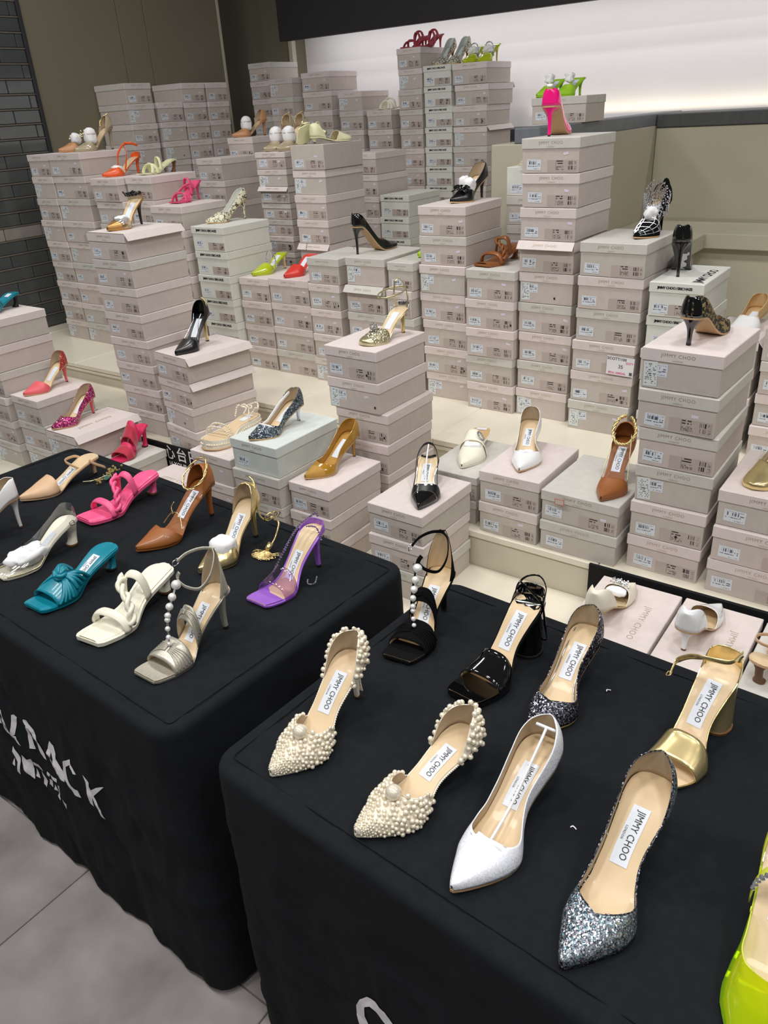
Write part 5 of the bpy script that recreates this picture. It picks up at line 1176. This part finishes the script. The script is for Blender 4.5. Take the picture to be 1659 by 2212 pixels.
wrap_sandal('wsan', 'pale_sandal', 'pale yellow crossed-strap kitten sandal', 'yellow_pale', .048, [(.66, 0, .78, PI, 1.08, .009), (.80, 0, .60, PI, 1.08, .009), (.50, 0, .44, PI, .95, .008)], 'flare', hm='heel_brown')
s = Shoe('orange', 'orange_slingback', 'orange pointed pump with crossed ankle straps', .068); s.sole('orange_leather', 'insole_beige', edge='orange_leather'); s.vamp('orange_leather', .56, shape='v'); s.counter('orange_leather', .14, 'orange_leather', .5); s.heel('slim', 'orange_leather', 'heel_brown')
b = s.z0(.05); s.tube('orange_leather', [s.P_(.50, .1, 1), (.06, .02, b+.02), (.035, -.02, b+.055), (-.005, -.02, b+.060), (-.01, .02, b+.05), (.03, .026, b+.06), (.055, .012, b+.066)], .0014, 'ankle_strap', rz=.0045, n=60)
s.tube('orange_leather', [s.P_(.50, PI-.1, 1), (.08, -.03, b-.02), (.07, -.03, b+.02), (.045, -.01, b+.058), (.02, .02, b+.064)], .0014, 'ankle_strap', rz=.0045, n=40); s.paper(s.P_(.64, PI/2)-Vector((0, 0, .014)), (.022, .022, .014), seed=3)
def stuffed(key, label, mat, group=None, H=.088, chain=True):
    s = dorsay(key, 'stuffed_pump', label, H, mat, 'slim', text=False, hi=1.3, logo=False, group=group, edge=mat)
    s.paper(s.P_(.58, PI/2)+Vector((0, 0, .008)), (.026, .026, .036), seed=4, amp=.12); c = s.P_(.58, PI/2); s.tube('box_grey', s.ring((c.x, 0, c.z+.018), .027, .027, 0, 0, 350), .001, 'paper_band', rz=.0028, n=40, up=(0, 0, 1))
    if chain: b = s.z0(.02)+.06; s.beads('gold_metal', [(-.014, 0, b), (.0, -.02, b-.01), (.02, -.02, b-.03), (.03, -.01, b-.05)], .003, 'ankle_chain', gap=1.6)
    return s
stuffed('taupe', 'taupe patent stiletto stuffed with banded paper, on the left stack', 'taupe_patent')
s = Shoe('tanflat', 'tan_jewel_pump', 'tan satin pump lying with gold jewels beside the taupe stiletto', .030); s.sole('tan_satin', 'insole_tan', edge='tan_satin'); s.vamp('tan_satin', .56); s.counter('tan_satin', .25); s.heel('kitten', 'tan_satin'); s.paper(s.P_(.55, PI/2)+Vector((-.01, -.01, .0)), (.024, .022, .024), seed=3)
rn = random.Random(11); bag = Bag()
for i in range(60): bag.add(sphere_data(Vector((.045+rn.gauss(0, .02), .01+rn.gauss(0, .016), .062+rn.gauss(0, .012))), rn.uniform(.002, .004), 5, 4))
bag.build('gold_jewels', 'gold_metal', s.root, smooth=False)
s = Shoe('goldb', 'gold_toe_pump', 'gold and black pump with a clear side on the tall left stack', .082); s.sole('gold_toe', 'insole_beige', edge='gold_toe'); s.upper('pvc_clear', [(.52, .03), (.56, .4), (.62, .75), (.68, 1), (1, 1)], t0=.50, lin='pvc_clear', name='clear_vamp', th=0); s.upper('gold_toe', [(.80, 1), (1, 1)], t0=.80, k=1.01, name='toe_cap', n=14); s.counter('gold_toe', .14, hi=.5); s.logo(False); s.heel('stiletto', 'leather_black')
b = s.z0(.05); s.rope('leather_black', s.ring((.012, 0, b+.022), .028, .024, -4, 0, 355, 40), .004, 6, 2, 'ankle_bow'); s.tube('leather_black', [(.03, -.03, b+.03), (.034, -.01, b+.02), (.036, .02, b+.034)], .003, 'bow_tail', n=14)
s.paper(s.P_(.64, PI/2)-Vector((0, 0, .014)), (.02, .022, .013), seed=5)
s = dorsay('blkS', 'black_chain_pump', 'black leather pump with gold cords on the crooked left stack', .095, 'leather_black', 'slim', hm='gold_metal', text=False, hi=1.25, bed='leather_black', edge='leather_black', lin='leather_black')
b = s.z0(.02)+.058; s.beads('gold_metal', [(-.012, .0, b), (-.004, .018, b-.012), (.006, .024, b-.035), (.012, .022, b-.06)], .003, 'ankle_chain', gap=1.5); s.tube('silver_metal', [s.P_(.56, .4, 1), (.05, .012, .085), (.03, .016, .11)], .0013, 'cord', n=16); s.tube('silver_metal', [s.P_(.56, PI-.4, 1), (.05, -.012, .085), (.03, -.016, .11)], .0013, 'cord', n=16)
stuffed('tanp', 'tan slingback pump with paper stuffing beside the olive wall', 'tan_satin', chain=False, H=.068)
stuffed('pairA', 'left shoe of the khaki patent pair wrapped in white paper', 'taupe_patent', 'khaki patent pair')
stuffed('pairB', 'right shoe of the khaki patent pair wrapped in white paper', 'taupe_patent', 'khaki patent pair')
s = Shoe('beigeA', 'cream_wedge_sandal', 'cream sandal lying on its side in the lidless box', .050, 'square'); s.sole('yellow_pale', 'yellow_pale', edge='yellow_pale', k=1.05); s.band('yellow_pale', .62, .82, 1.15); s.heel('kitten', 'yellow_pale'); s.root.rotation_euler = (math.radians(70), 0, math.radians(P['beigeA'][3])); s.root.location.z += .034
s.tube('gold_pale', s.ring((.03, 0, .10), .035, .03, -20, 20, 340), .0016, 'ankle_strap', rz=.003, n=40)
s = Shoe('beigeB', 'cream_wedge_sandal', 'cream cup-heeled sandal standing in the lidless box', .020, 'round'); s.sole('yellow_pale', 'yellow_pale', edge='yellow_pale'); s.vamp('yellow_pale', .55); s.counter('yellow_pale', .30, 'yellow_pale', 1.1); s.heel('kitten', 'yellow_pale')
wrap_sandal('knotw', 'knotted_flat', 'white knotted flat sandal on a far box', 'cream_leather', .012, [(.70, 0, .80, PI, 1.2, .010), (.60, 0, .68, PI, 1.3, .010), (.84, 0, .64, PI, 1.25, .010), (.3, 0, .2, PI, 1.0, .009)], 'kitten')
RS = [(.72, 0, .80, PI, 1.05, .008), (.80, 0, .62, PI, 1.06, .008), (.46, 0, .40, PI, .95, .009), (.30, 0, .42, PI, .85, .010)]
wrap_sandal('redA', 'red_sandal', 'left faded red strappy sandal on the far tower', 'red_faded', .060, RS, group='faded red sandals')
wrap_sandal('redB', 'red_sandal', 'right faded red strappy sandal on the far tower', 'red_faded', .060, RS, group='faded red sandals')
for k, w in (('leoA', 'left'), ('leoB', 'right')): pump(k, 'speckled_pump', w+' speckled cream stiletto of the pair on the far white tower', .082, 'leopard_print', lin='box_pale', bed='box_pale', text=False, logo=False, hm='leather_cognac', group='speckled stilettos')
for k, w in (('limA', 'left'), ('limB', 'right')):
    s = lime_mule(k, w+' lime mule of the pair on the far tower', .080, 'lime_patent'); s.paper(s.P_(.60, PI/2)+Vector((-.006, 0, .008)), (.022, .022, .018), seed=4, amp=.5)
for k, w in (('grnA', 'left'), ('grnB', 'right')):
    s = lime_mule(k, w+' green mule of the pair on the stone partition', .062, 'green_lime', False)
    s.paper(s.P_(.56, PI/2)+Vector((-.004, 0, .012)), (.02, .018, .018), seed=6, amp=.5)
s = Shoe('limebit', 'green_mule', 'fluorescent green mule tucked behind the bow pump stack', .03); s.sole('green_fluo', 'green_fluo', edge='green_fluo'); s.vamp('green_fluo', .55); s.heel('kitten', 'green_fluo')

# ------------------------------------------------------------------ small things
def note(name, label, cat, loc, w, h, rot, mat, texts=(), frame=None):
    o = link(name, boxmesh(name, -w/2, w/2, -.0004, .0004, -h/2, h/2), mat, None, loc=loc, rot=rot); tag(o, label, cat)
    for s_, sz, x, z, m in texts: link('lettering', to_front(text_mesh(s_, sz, .0002)), m, o, loc=(x, -.0008, z))
    return o
pm('marker_pink', 'e0457f', .6); pm('frame_red', 'c2604f', .6)
note('price_sign', 'white handwritten price sign on a box under the crystal net boot', 'sign', SIGN, .088, .060, (0, .03, 0), 'print_white',
     [('SCOTT/100', .0125, -.012, .022, 'ink_black'), ('35', .016, .002, -.002, 'stone_dark'), ('DUTY', .009, .030, .012, 'marker_pink'), ('BRAL GERDAL', .009, -.008, -.023, 'marker_pink'), ('單', .012, .036, -.022, 'ink_black')])
o = note('discount_sticker', 'small red-framed sticker on the lid under the brown pump', 'sticker', STICK, .026, .016, (0, 0, 0), 'frame_red')
link('paper_face', boxmesh('paper_face', -.0115, .0115, -.0008, .0, -.0065, .0065), 'box_pink', o)
# lint on the black covers
for k, (x, y, w) in enumerate(LINT):
    v, f = sweep(curve([(-.004, 0, .0008), (0, .002, .0012), (.004, 0, .0008), (.006, -.002, .0008)], 10), .0009, n=5)
    o = link('lint_fluff', mesh('lint_fluff', v, f), 'paper_white', None, loc=(x, y, .7016), rot=(0, 0, w), smooth=True); o.scale = (.8, 1.2, .7)
    tag(o, ['white lint fluff on the cover right of the white glitter pump', 'tiny white lint beside the dark glitter pump on the cover'][k], 'lint')
# folded papers on the far box, ribbon toggle on the lidless box
pm('kraft', 'd9cdb2', .8)
bag = Bag()
for k in range(5): bag.add(sweep([(-.03, -.05+.01*k, .003+.005*k), (.02, -.048+.012*k, .004+.005*k), (.055, -.05+.01*k, .004+.005*k)], .002, .0022, n=6))
o = bag.build('folded_paper', 'kraft', None, loc=PAPER, smooth=False); tag(o, 'crumpled kraft paper roll on the box behind the pink pump', 'paper')
